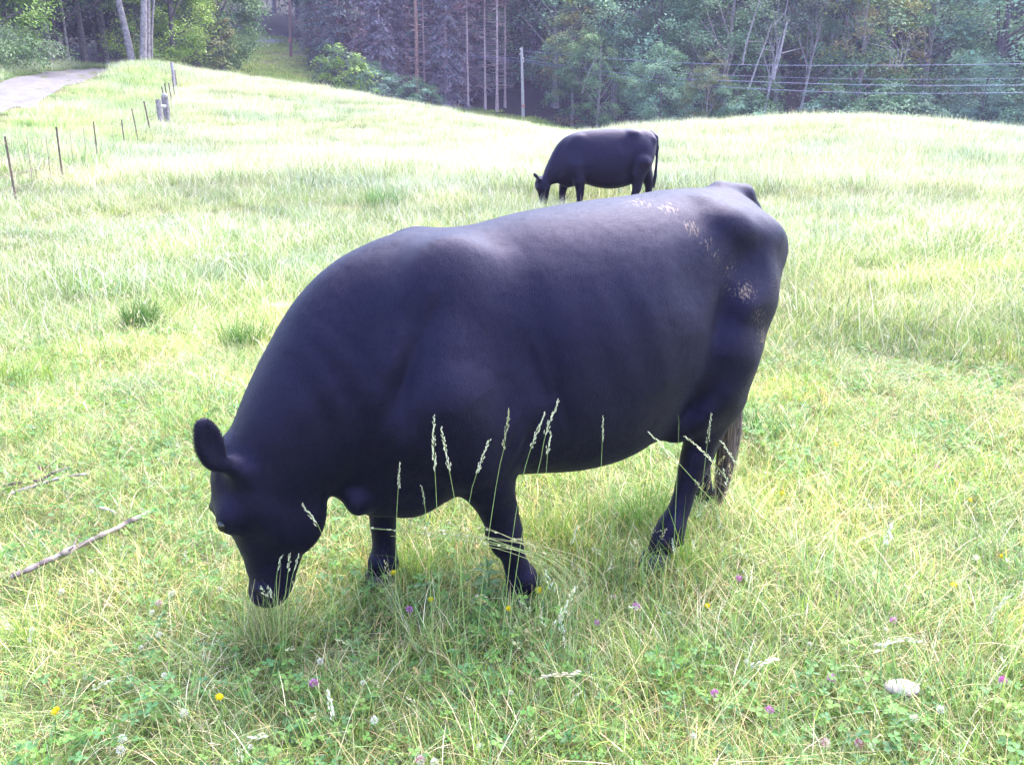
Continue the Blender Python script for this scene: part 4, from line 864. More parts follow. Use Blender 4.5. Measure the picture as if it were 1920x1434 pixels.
one_bush(-30, 47, 2.6, 2.2, [(.10, .17, .06), (.14, .2, .09)], 'verge bush cut by the left frame edge', leaf=.06, n=80)
one_bush(300, 66, 1.8, 1.9, G_BRIGHT + [(.2, .28, .1)], 'low bright bush between the grey trunks and the bright green maple', leaf=.08, n=50)
# upper left trees
tree('maple', 328, 68, 'bright green maple right of the smooth grey trunks', sc=.82, group='maples', dz=-.1)
tree('maple2', 418, 80, 'darker green maple overhanging the hillside clearing', sc=.86, group='maples', dz=-.1)
tree('maple2', 368, 84, 'tall dark maple between the bright one and the clearing', sc=1.25, group='maples')
tree('maple', 5, 53, 'green tree leaning into the top left corner above the verge bush', sc=.85, group='maples', dz=.2)
tree('bough', 95, 62, 'leafy tree whose boughs hang over the top left of the lane', sc=1.0, group='maples')
tree('maple2', -90, 56, 'tree beyond the left frame edge', sc=1.0, group='maples')
DEEPC = {}
DEEPN = [(30, 'above the verge bush'), (110, 'above the top of the lane'), (170, 'by the slender pale stem'), (220, 'left of the grey trunks'), (260, 'behind the grey trunks'), (310, 'behind the bright maple'), (340, 'over the bright maple'), (430, 'behind the dark maple'), (500, 'at the top of the clearing'),
         (570, 'behind the reddish pole'), (630, 'at the right of the clearing'), (700, 'behind the bare reddish spruce'), (765, 'behind the half dead spruce'), (850, 'behind the tall bare pine'), (920, 'behind the dead pines'), (1010, 'behind the pale utility pole'), (1080, 'behind the forked trunk'),
         (1200, 'above the farther cow'), (1290, 'right of the farther cow'), (1400, 'left of the leaning trunks'), (1480, 'behind the leaning trunks'), (1580, 'left of the yellow-green tree'), (1670, 'behind the yellow-green tree'), (1770, 'left of the huge tree'), (1860, 'behind the huge tree'), (9999, 'at the right frame edge')]
deep = 'shaded woodland trees standing deep behind the front row'
for (k, px, Y, sc) in [('canopy', 20, 72, .8), ('canopy', 110, 72, .75), ('canopy', 200, 73, .8), ('canopy', 285, 76, .8), ('canopy', 60, 84, .9), ('canopy', 160, 86, .9), ('canopy', 250, 88, .9), ('canopy', -60, 76, .9), ('canopy', -40, 92, 1), ('dark', 100, 100, 1.1), ('dark', 200, 104, 1.1), ('dark', 300, 100, 1), ('dark', 0, 100, 1), ('oak2', 330, 108, 1),
                       ('dark', 130, 80, .55), ('dark', 190, 82, .55), ('dark', 70, 84, .6), ('dark', 235, 86, .6), ('dark', 575, 134, 1.0), ('dark', 610, 128, .9), ('dark', 400, 134, 1.1), ('dark', 470, 142, 1.1), ('dark', 560, 150, 1.2), ('elm', 515, 152, 1.1), ('dark', 620, 125, 1.1), ('dark', 690, 122, 1.1), ('dark', 760, 122, 1.1), ('dark', 840, 120, 1.1), ('elm', 720, 130, 1.2),
                       ('dark', 910, 122, 1.1), ('elm', 1000, 112, 1.1), ('dark', 1075, 112, 1.1), ('dark', 1180, 112, 1.1), ('dark', 1270, 110, 1.1), ('dark', 1370, 110, 1.1), ('dark', 1460, 108, 1.1), ('dark', 1560, 108, 1.1),
                       ('dark', 1660, 108, 1.1), ('dark', 1760, 110, 1.1), ('dark', 1850, 108, 1.1), ('dark', 1950, 108, 1.1), ('elm', 1220, 124, 1.2), ('elm', 1420, 124, 1.2), ('elm', 1620, 124, 1.2), ('elm', 1820, 124, 1.2), ('dark', 1060, 128, 1.2),
                       ('dark', 880, 138, 1.2), ('dark', 980, 142, 1.2), ('dark', 1320, 138, 1.2), ('dark', 1520, 138, 1.2), ('dark', 1720, 138, 1.2), ('dark', 1920, 138, 1.2), ('dark', 780, 140, 1.2), ('dark', 660, 142, 1.2), ('dark', 1150, 142, 1.2)]:
    if k == 'elm': w_ = 'tall loose-crowned tree deep in the wood'
    elif k == 'canopy': w_ = 'high-crowned shaded tree in the lane-side wood'
    else: w_ = 'dark shaded tree deep in the wood'
    for lim, nm in DEEPN:
        if px <= lim: break
    lb = w_ + ', ' + nm; n_ = DEEPC.get(nm, 0); DEEPC[nm] = n_ + 1; lb += ['', ', behind its neighbour', ', third one back', ', fourth one back', ', fifth one back', ', sixth one back', ', seventh one back'][min(n_, 6)]
    tree(k, px, Y, lb, sc=sc, group=deep)
# smooth grey stems by the lane
def stem_tree(px0, py0, px1, Y, r, label, wob=.15, n=11, Ht=11):
    r *= .82
    p0 = at(px0, py0, Y); gz = h1(p0[0], Y); p1 = at(px1, 0, Y); k = (Ht) / (p1[2] - gz); o = empty('grey_trunk_tree', (p0[0], Y, gz - .1)); tag(o, label, 'tree', 'smooth grey trunks by the lane')
    t = np.linspace(0, 1, n)[:, None]; e = np.array([(p1[0] - p0[0]) * k, .4, Ht]); P = t * e + np.array([1, 0, 0]) * wob * np.sin(t * 6 + px0) * t; b = MB(); b.tube(P, r * (1 - .55 * t[:, 0]), 10, np.array(BARK_PALE) * .85, rough=.03)
    Pc, (V, F, C) = leaf_crown((2.6, 2.4, 2.4), Ht + .4, 55, 60, .1, .8, [(.07, .15, .05), (.10, .18, .06)], .4, .3); V = V + np.array([e[0], 0, 0])
    for p in Pc[:8]: b.tube([P[-2], (P[-2] + p + [e[0], 0, 0]) / 2, p + [e[0], 0, 0]], [r * .3, r * .2, .02], 4, BARK_PALE, cap=False)
    obj('trunk', b.mesh('trunk', [M_BARK]), o); obj('crown', mesh_np('crown', V, F, C, False, [M_LEAF]), o)
stem_tree(247, 100, 222, 60, .30, 'smooth grey trunk leaning left, leftmost by the lane', .2)
stem_tree(264, 100, 266, 60, .30, 'thick upright grey trunk second from the left by the lane')
stem_tree(273, 100, 277, 60.6, .20, 'middling grey trunk touching the thick upright one', .12)
stem_tree(281, 98, 284, 61, .11, 'thinnest curved grey stem, rightmost by the lane', .35)
for px, Y, r, lab in [(147, 66, .10, 'slender pale stem standing alone in the dark wood left of the grey trunks'), (176, 70, .28, 'dark thick trunk in the shade behind the lane'), (110, 74, .16, 'dim trunk in the shade at the lane top')]:
    x = (px - 960) / F_PX * Y * math.cos(PITCH); o = empty('shade_trunk_tree', (x, Y, h1(x, Y) - .1)); tag(o, lab, 'tree'); P, (V, F, C) = leaf_crown((3.4, 3, 2.4), 11, 45, 55, .13, 1, G_DULL, .4, .3)
    b = MB(); trunk_limbs(b, 11, r, P, BARK_PALE if r < .12 else BARK, nl=8); obj('trunk', b.mesh('trunk', [M_BARK]), o); obj('crown', mesh_np('crown', V, F, C, False, [M_LEAF]), o)
# fallen pale log lines and bare twigs at the wood edge
def bare_limb(pts, r, label, kidn=0, name='dead_branch'):
    W = np.array([at(*p) for p in pts]); o0 = W[0].copy(); b = MB(); S_ = spline(W - o0, 12); b.tube(S_, np.linspace(r, r * .35, 12), 6, BARK_PALE, rough=.05)
    for i in range(kidn):
        q = S_[rng.integers(3, 11)]; d = rng.normal(size=3) * [.8, .3, .6] + [.3, 0, .5]; b.tube([q, q + d * .6, q + d * 1.1 + rng.normal(size=3) * .15], [r * .35, r * .25, .01], 4, BARK_PALE, cap=False)
    ob = b.build(name, M_BARK, loc=tuple(o0)); tag(ob, label, 'branch'); return ob
bare_limb([(1092, 175, 84), (1100, 145, 84), (1120, 103, 84)], .10, 'bare pale limb leaning right above the forked trunk', 3)
bare_limb([(1392, 122, 78), (1400, 80, 78), (1412, 40, 78), (1424, 2, 78)], .09, 'tall bare whitish trunk reaching the top of the frame', 2)
bare_limb([(1402, 172, 77), (1420, 120, 77), (1436, 78, 77), (1446, 45, 77)], .08, 'bare crooked trunk right of the tall whitish one', 4)
bare_limb([(1449, 150, 77), (1460, 110, 77), (1476, 40, 77)], .15, 'thick pale broken trunk in the dark gap of the wood', 2)
for i_ in range(5): bare_limb([(1690 - i_ * 6, 128, 76), (1700 - i_ * 8, 95, 76), (1706 - i_ * 20, 60 + i_ * 5, 76)], .035, ['first', 'second', 'third', 'fourth', 'fifth'][i_] + ' from the right of the thin bare twigs in the yellow-green tree', 3, 'bare_twig')

# ------------------------------------------------------------------ lens glare veil
hm = bpy.data.materials.new('glare_veil'); hm.use_nodes = True; ht = hm.node_tree; ht.nodes.remove(ht.nodes['Principled BSDF'])
pv = ht.nodes.new('ShaderNodeVolumePrincipled'); pv.inputs['Color'].default_value = (.68, .58, 1, 1); pv.inputs['Density'].default_value = .00052; ht.links.new(pv.outputs[0], ht.nodes['Material Output'].inputs['Volume'])  # added volume: its violet scatter imitates lens glare over the far woods
hv = np.array([(x, y, z) for x in (-180, 190) for y in (-55, 270) for z in (-12, 75)], float)
tag(obj('glare_veil', mesh_np('glare_veil', hv, np.array([[0, 1, 3, 2], [4, 6, 7, 5], [0, 4, 5, 1], [2, 3, 7, 6], [0, 2, 6, 4], [1, 5, 7, 3]]), None, False, [hm])), 'added thin violet veil standing in for lens glare', 'glare_veil', kind='stuff')

# ------------------------------------------------------------------ utility poles and lines
def pole(px, pyt, pyb, Y, r, c, label, arm=False):
    t = at(px - 3, pyt, Y); g = at(px, pyb, Y); z0 = h1(g[0], Y); o = empty('utility_pole', (g[0], Y, z0)); tag(o, label, 'utility pole', 'utility poles'); Ht = t[2] - z0
    b = MB(); tt = np.linspace(-.03, 1, 8)[:, None]; b.tube(np.concatenate([tt * (t[0] - g[0]), tt * 0, tt * Ht], 1), r * (1.15 - .4 * tt[:, 0]), 10, c, rough=.02); b.build('shaft', M_WOOD, o)
    for j, (zz, sx) in enumerate([(.97, -.1), (.90, -.12), (.84, .12), (.80, .12)]):
        b = MB(); b.ell(((t[0] - g[0]) * zz + sx * 1.3, -.12, Ht * zz), (.07, .07, .10), c=(.4, .36, .36)); b.build('insulator', M_METAL, o)
    b = MB(); b.tube([(0, -.18, Ht * .17), (0, -.18, Ht * .19)], .17, 8, (.5, .12, .1)); b.build('band', M_METAL, o)
    return t
tp = pole(981, 89, 250, 88, .15, (.36, .32, .32), 'pale wooden utility pole rising behind the crest left of the farther cow')
tq = pole(545, -60, 98, 108, .17, (.22, .13, .12), 'dark reddish utility pole on the hillside clearing')
def line(pts, r, label, c=(.20, .20, .38)):
    W = spline(np.array([at(*p) for p in pts]), 60); o0 = W[0].copy(); b = MB(); b.tube(W - o0, r * .65, 5, c, cap=False); ob = b.build('power_line', M_WIRE, loc=tuple(o0)); tag(ob, label, 'power line', 'power lines')
Yr = 62
line([(979, 96, 88), (1200, 114, 80), (1400, 122, 74), (1650, 123, 68), (1920, 120, 62), (2300, 112, 55)], .022, 'topmost power line running right from the pale pole')
line([(979, 105, 88), (1200, 132, 80), (1400, 143, 74), (1650, 149, 68), (1920, 147, 62), (2300, 138, 55)], .014, 'thin faint power line second from the top right of the pole')
line([(980, 112, 88), (1200, 142, 80), (1400, 153, 74), (1650, 160, 68), (1920, 160, 62), (2300, 152, 55)], .024, 'third power line from the top, right of the pale pole')
line([(980, 116, 88), (1200, 150, 80), (1400, 166, 74), (1650, 175, 68), (1920, 174, 62), (2300, 166, 55)], .024, 'lowest power line running right from the pale pole')
line([(979, 110, 88), (900, 106, 91), (780, 92, 97), (640, 55, 104), (546, 12, 108)], .022, 'upper power line between the two utility poles')
line([(980, 116, 88), (900, 110, 91), (780, 97, 97), (640, 62, 104), (546, 22, 108)], .022, 'lower power line between the two utility poles')
line([(545, 8, 108), (510, 25, 108), (470, 62, 108)], .02, 'short power line dropping left from the reddish pole')

# ------------------------------------------------------------------ wire fence on the left
fx = empty('wire_fence', (at(10, 385, 15)[0], 15, h1(at(10, 385, 15)[0], 15))); tag(fx, 'rusty steel post and wire fence running up the left side of the field', 'fence')
f0 = np.array(fx.location)
posts = [(-160, 330, 12.4), (10, 256, 15), (105, 238, 18.2), (175, 228, 21.5), (228, 226, 26.2), (249, 204, 28.5), (272, 190, 31.5), (305, 160, 37.5), (310, 157, 40), (317, 156, 43.5), (323, 143, 46.5), (328, 132, 50)]
tops = []; bases = []
for i, (px, pyt, Y) in enumerate(posts):
    lean = [.02, -.03, .01, 0, 0, -.12, -.14, -.16, -.12, -.08, -.05, -.04][i]
    t = at(px, pyt, Y); z0 = h1(t[0], Y); hh = min(max(t[2] - z0, 1.05), 1.5); base = np.array([t[0] - lean * 0 + (-lean) * .9, Y, z0 - .25]); top = np.array([t[0] + lean * .3, Y, z0 + hh])
    b = MB(); s = .017 if Y < 30 else .025; d = top - base
    for (ox, oy, wx, wy) in [(0, 0, s, .004), (0, .018, .004, s * .8)]:
        q = np.array([[-wx, -wy, 0], [wx, -wy, 0], [wx, wy, 0], [-wx, wy, 0]]) + [ox, oy, 0]; V = np.concatenate([q + base - f0, q + top - f0]); b.add(V, [[0, 1, 5, 4], [1, 2, 6, 5], [2, 3, 7, 6], [3, 0, 4, 7], [4, 5, 6, 7]], (.12, .07, .055) if i % 2 else (.10, .055, .05))
    for k in range(14): zz = k / 14 * .9 + .08; p = base + d * zz - f0; b.ell(p + [0, -.008, 0], (.008, .01, .012), u=5, v=3, c=(.11, .07, .05))
    b.build('steel_post', M_METAL, fx, smooth=False); tops.append(top); bases.append(base)
for k, fr in enumerate([.93, .76, .58, .42]):
    P = np.array([bb + (tt - bb) * fr + [0, -.02, 0] for bb, tt in zip(bases, tops)]); Q = []
    for a, c in zip(P[:-1], P[1:]):
        for u in np.linspace(0, 1, 8, endpoint=False): Q.append(a + (c - a) * u - [0, 0, .06 * math.sin(math.pi * u)])
    Q.append(P[-1]); b = MB(); b.tube(np.array(Q) - f0, .005, 4, (.17, .12, .10), cap=False); b.build('wire', M_WIRE, fx)
# thin droppers between the steel posts
for (px, pyt, Y) in [(52, 285, 16.6), (86, 270, 17.3), (130, 252, 19.4), (155, 244, 20.4), (208, 232, 24)]:
    t = at(px, pyt, Y); z0 = h1(t[0], Y); b = MB(); b.tube([np.array([t[0], Y, z0 - .1]) - f0, np.array([t[0] + .02, Y, z0 + 1.0]) - f0], .008, 4, (.24, .17, .13)); b.build('dropper', M_METAL, fx)
# braced wooden corner
bx = at(297, 235, 36); zb = h1(bx[0], 36); br = empty('fence_brace', (bx[0], 36, zb)); tag(br, 'weathered wooden H brace of three posts where the fence turns', 'fence brace')
for (px, pyt, Y, r, ln) in [(296, 187, 36, .105, -.03), (306, 181, 36.6, .09, -.06), (312, 184, 36.3, .075, .02)]:
    t = at(px, pyt, Y); z0 = h1(t[0], Y); b = MB(); n = 7; tt = np.linspace(0, 1, n)[:, None]; P = np.concatenate([(t[0] - bx[0]) - (1 - tt) * ln * 1.5, (Y - 36) + tt * 0, (z0 - zb - .2) + tt * (t[2] - z0 + .2)], 1); b.tube(P, np.full(n, r), 9, (.20, .17, .185), rough=.05); b.build('wooden_post', M_WOOD, br)
b = MB(); t1 = at(296, 200, 35.95); t2 = at(311, 200, 36.2); b.tube([t1 - [bx[0], 36, zb], t2 - [bx[0], 36, zb]], .07, 8, (.4, .37, .36), rough=.04); b.build('cross_rail', M_WOOD, br)
b = MB(); t3 = at(309, 180, 36.2); b.ell(t3 - [bx[0], 36, zb], (.12, .09, .10), c=(.3, .27, .29), noise=.06); b.build('loose_insulator', M_WOOD, br)
px_, py_, Y_ = 321, 117, 50.5; t = at(px_, py_, Y_); z0 = h1(t[0], Y_); o = MB(); o.tube([(.12, 0, -.2), (.06, 0, (t[2] - z0) * .5), (0, 0, t[2] - z0)], [.09, .085, .08], 8, (.26, .22, .25), rough=.05); tag(o.build('wooden_post', M_WOOD, loc=(t[0], Y_, z0)), 'grey leaning wooden post at the top of the fence line', 'fence post')
# ------------------------------------------------------------------ small things in the meadow
def gp(px, py):
    """ground point seen at a photo pixel (near field)"""
    dx = (px - 960) / F_PX; dy = (717 - py) / F_PX; d = np.array([dx, math.cos(PITCH) + dy * math.sin(PITCH), -math.sin(PITCH) + dy * math.cos(PITCH)]); z = 0.
    for _ in range(6): k = (z - EYE) / d[2]; p = d * k; z = h1(p[0], p[1])
    return np.array([p[0], p[1], z])
def flower_at(px, py, lift):
    q = gp(px, py); p = at(px, py, q[1] - lift * 1.35)  # the bloom stands a little nearer than the ground behind it
    z0 = h1(p[0], p[1]); return p, z0
def ray_flower(px, py, label, r=.018, tilt=None):
    p, z0 = flower_at(px, py, .14); o = empty('yellow_flower', (p[0], p[1], z0)); tag(o, label, 'flower', 'yellow flowers in the grass'); h = max(p[2] - z0, .04)
    b = MB(); b.tube([(rng.normal() * .01, 0, 0), (rng.normal() * .008, 0, h * .5), (0, 0, h)], [.0013, .001, .0012], 5, (.12, .2, .05)); b.build('stem', M_PLANT, o)
    b = MB(); nv = np.array([rng.normal() * .3, -.55 + rng.normal() * .2, 1]) if tilt is None else np.array(tilt, float); M = rot_from(nv, (1, 0, .1))
    for k in range(30):
        a = k * 2.399; rr = r * (.5 + .5 * (k / 30) ** .5); w = .0024; z = .006 * (1 - k / 30); c, s = math.cos(a), math.sin(a)
        V = np.array([[0, 0, z], [c * rr * .6 - s * w, s * rr * .6 + c * w, z + .003], [c * rr, s * rr, z + .001], [c * rr * .6 + s * w, s * rr * .6 - c * w, z + .003]]) @ M.T + [0, 0, h]; b.add(V, [[0, 1, 2, 3]], np.array((.60, .47, .012)) * rng.uniform(.85, 1.1))
    b.ell((0, 0, h + .003), (r * .3, r * .3, .004), c=(.75, .42, .01)); b.build('petals', M_PETAL, o, smooth=False)
def clover_flower(px, py, label, kindc, r=.0105):
    p, z0 = flower_at(px, py, .09); o = empty({'w': 'white_clover', 'p': 'purple_clover', 'k': 'pink_clover'}[kindc], (p[0], p[1], z0)); h = max(p[2] - z0, .03)
    tag(o, label, 'clover flower', {'w': 'white clover heads in the grass', 'p': 'purple clover heads in the grass', 'k': 'pinkish clover heads in the grass'}[kindc])
    b = MB(); b.tube([(.005, 0, 0), (0, 0, h)], .0012, 5, (.14, .2, .07)); b.build('stem', M_PLANT, o); b = MB()
    cs = {'w': [(.72, .72, .68), (.62, .62, .55), (.55, .45, .40)], 'p': [(.58, .22, .52), (.48, .15, .42), (.62, .38, .56)], 'k': [(.6, .45, .47), (.45, .15, .22), (.65, .6, .56)]}[kindc]
    for k in range(46):
        z = 1 - 1.7 * (k + .5) / 46; a = k * 2.399; q = math.sqrt(max(0, 1 - z * z)); d = np.array([q * math.cos(a), q * math.sin(a), z]); d /= np.linalg.norm(d); t1 = np.cross(d, (0, .1, 1)); t1 /= np.linalg.norm(t1) + 1e-6; t2 = np.cross(d, t1)
        c0 = np.array([0, 0, h]) + d * r * .35; e = c0 + d * r * rng.uniform(.7, 1.05) + np.array([0, 0, .2 * r]); w = r * .17
        b.add([c0, e - t1 * w - d * r * .2, e, e + t1 * w - d * r * .2, e - t2 * w - d * r * .25, e + t2 * w - d * r * .25], [[0, 1, 2], [0, 2, 3], [0, 4, 2], [0, 2, 5]], np.array(cs[rng.integers(3)]) * rng.uniform(.85, 1.1))
    b.build('bloom', M_PETAL, o, smooth=False)
for a in [(385, 771, 'yellow flower just above the ear of the large cow'), (808, 1124, 'round yellow flower between the front legs of the large cow, lower one'), (411, 1307, 'single yellow flower at the lower left, below the grazing head'),
          (1466, 925, 'bright yellow flower right of the tail of the large cow'), (1567, 834, 'yellow flower up and right of the one by the tail'), (1525, 675, 'highest yellow flower right of the hindquarters'),
          (1452, 712, 'yellow flower close behind the thigh of the large cow'), (1543, 729, 'flat yellow flower beside a purple clover right of the thigh'), (1818, 938, 'small yellow flower on the right half way down'),
          (1876, 1043, 'large yellow flower near the right frame edge'), (1788, 1097, 'pale yellow flower left of the large one at the right edge'), (1326, 1136, 'yellow flower seen from the side below the hind hoof'),
          (1010, 1106, 'yellow bloom against the near front leg, right side'), (953, 1141, 'orange-yellow bloom at the foot of the near front leg'), (738, 1074, 'tiny yellow flower in front of the far front leg'),
          (28, 573, 'yellow flower near the left frame edge'), (105, 1333, 'yellow bloom low on the left beside the tall green tuft'), (1490, 640, 'faint yellow flower level with the thigh, top right group')]: ray_flower(*a, r=rng.uniform(.011, .016))
for a in [(1120, 1168, 'vivid purple clover below the gap between front and hind legs'), (1193, 1137, 'larger purple clover right of the vivid one'), (768, 1143, 'pale purple clover left of the round yellow flower'),
          (1675, 1163, 'purple clover on the right above the long straw'), (1385, 1085, 'reddish clover below the hind hoof'), (1340, 1300, 'small purple clover at lower right centre'), (1559, 1271, 'tiny purple clover left of the pale stone'),
          (1443, 1331, 'round purple clover below the thick straw'), (1880, 1276, 'purple clover near the right edge level with the stone'), (1537, 737, 'purple clover beside the flat yellow flower'),
          (192, 760, 'purple clover far left above the twigs'), (1275, 796, 'pink clover where the belly meets the hind leg'), (72, 880, 'reddish clover left above the crossed twigs'), (588, 1281, 'dark purple clover spike below the grazing muzzle'), (1757, 876, 'reddish clover on the right beside a pale seed head')]: clover_flower(*a, 'p', rng.uniform(.009, .012))
for a in [(1150, 1121, 'whitish pink clover between the purple ones'), (1610, 1394, 'pink and white clover near the bottom edge, right'), (1548, 1393, 'pale pink clover at the bottom edge, left of its twin'), (298, 1131, 'pink-tinged clover left of the muzzle'), (789, 1425, 'rosy clover head at the very bottom')]: clover_flower(*a, 'k', .011)
WC = {}
LM = [(150, 1050, 'the long fallen stick'), (85, 925, 'the crossed thin sticks'), (411, 1307, 'the lower-left yellow flower'), (470, 1130, 'the grazing muzzle'), (808, 1124, 'the round yellow flower'), (1120, 1168, 'the vivid purple clover'), (1688, 1290, 'the pale stone'), (1466, 925, 'the bright yellow flower by the tail'),
      (1567, 834, 'the second yellow flower by the tail'), (265, 600, 'the dark tussock'), (385, 771, 'the yellow flower above the ear'), (1543, 729, 'the flat yellow flower'), (1340, 1300, 'the lower purple clover'), (1818, 938, 'the small yellow flower on the right'), (620, 1330, 'the white seed head at the bottom'), (1452, 712, 'the yellow flower by the thigh')]
wl = 'small white clover head among the short grass'
for a in [(1714, 1347, 'white clover right below the pale stone'), (702, 1350, 'white clover at the bottom centre-left'), (345, 1337, 'white clover beside the yellow flower, lower left'), (230, 1385, 'upper of two white clovers at the bottom left'), (226, 1406, 'lower of two white clovers at the bottom left'),
          (1763, 1331, 'off-white clover two along from the stone'), (412, 1105, 'white clover left of the muzzle'), (115, 1110, 'white clover below the near end of the long stick'), (1830, 1046, 'white clover left of the large yellow flower'), (815, 1430, 'white clover on the bottom edge under the tall stems')]: clover_flower(*a, 'w', .010)
for px, py in [(285, 1148), (325, 1112), (298, 1190), (265, 1214), (308, 1266), (171, 1072), (680, 1280), (958, 1298), (1055, 1184), (1518, 1207), (1705, 912), (1683, 905), (1590, 830), (1594, 850), (1508, 727), (1548, 895), (88, 598), (40, 640), (333, 735), (320, 1115), (600, 1240), (1660, 1180), (1255, 1150), (1300, 1380), (470, 1400), (60, 1180), (340, 770), (1460, 960), (1620, 1010), (1400, 1240), (900, 1400)]:
    best = min(LM, key=lambda q: math.hypot(px - q[0], (py - q[1]) * 1.4)); dx, dy = px - best[0], py - best[1]
    dirn = ('right of' if dx > 0 else 'left of') if abs(dx) > abs(dy) * 1.6 else ('below' if dy > 0 else 'above') if abs(dy) > abs(dx) * 1.6 else ('below and right of' if dx > 0 else 'below and left of') if dy > 0 else ('above and right of' if dx > 0 else 'above and left of')
    lb = 'small white clover head %s %s' % (dirn, best[2]); n_ = WC.get(lb, 0); WC[lb] = n_ + 1; lb += ['', ', next one along', ', farthest along', ', last of the row'][min(n_, 3)]
    clover_flower(px, py, lb, 'w', rng.uniform(.006, .009))

# tall flowering stems standing in front of the cow
def tall_stem(pts, Y, label, hd=.16, fat=1.0, ch=(.62, .58, .42), cs=(.30, .38, .13), w=.0013, grp='tall flowering grass stems in front of the cow'):
    """pts: photo pixels tip -> lower end, followed down to the ground"""
    W = [at(px, py, Y + dy) for (px, py, dy) in [(p if len(p) == 3 else (*p, 0)) for p in pts]][::-1]
    g = W[0]; z0 = h1(g[0], g[1])
    if g[2] - z0 > .03: d = W[0] - W[min(1, len(W) - 1)]; k = (g[2] - z0) / max(-d[2], .05); e = g + d * min(k, 2) * [.6, .6, 0]; e[2] = h1(e[0], e[1]); W = [e] + W
    W = np.array(W); o0 = W[0].copy(); P = spline(W - o0, 16); b = (MB(), MB()); b[0].tube(P, np.linspace(w, w * .5, 16), 5, cs, cap=False)
    L = np.concatenate([[0], np.cumsum(np.linalg.norm(np.diff(P, axis=0), axis=1))]); tot = L[-1]; n = int(44 * hd / .16)
    for q in np.linspace(max(0, tot - hd), tot, n):
        p = np.array([np.interp(q, L, P[:, k]) for k in range(3)]); p2_ = np.array([np.interp(min(q + .01, tot), L, P[:, k]) for k in range(3)]); d = p2_ - p if q < tot - .005 else P[-1] - P[-2]; d = d / (np.linalg.norm(d) + 1e-9); u = (q - tot + hd) / hd
        s = rng.normal(size=3); s -= d * (s @ d); s /= np.linalg.norm(s); env = (.35 + .65 * math.sin(u * 9 + px_seed) ** 2) * (1 - .75 * u); ln = .0105 * rng.uniform(.8, 1.2) * (1.1 - .35 * u) * fat ** .5; c0 = p + s * .0042 * fat * env; dd = d * ln + s * .0022; wv = np.cross(dd, s); wv = wv / np.linalg.norm(wv) * .0016 * fat; ws = s * .0016 * fat
        b[1].add([c0, c0 + dd * .5 + wv, c0 + dd * .5 - wv, c0 + dd, c0 + dd * .5 + ws], [[0, 1, 4], [4, 1, 3], [0, 4, 2], [4, 2, 3], [0, 2, 1], [1, 2, 3]], np.array(ch) * rng.uniform(.75, 1.15))
    o = empty('flowering_stalk', tuple(o0)); tag(o, label, 'grass stem', grp); b[0].build('stem', M_DRY, o); b[1].build('seed_head', M_DRY, o, smooth=False)
px_seed = 0
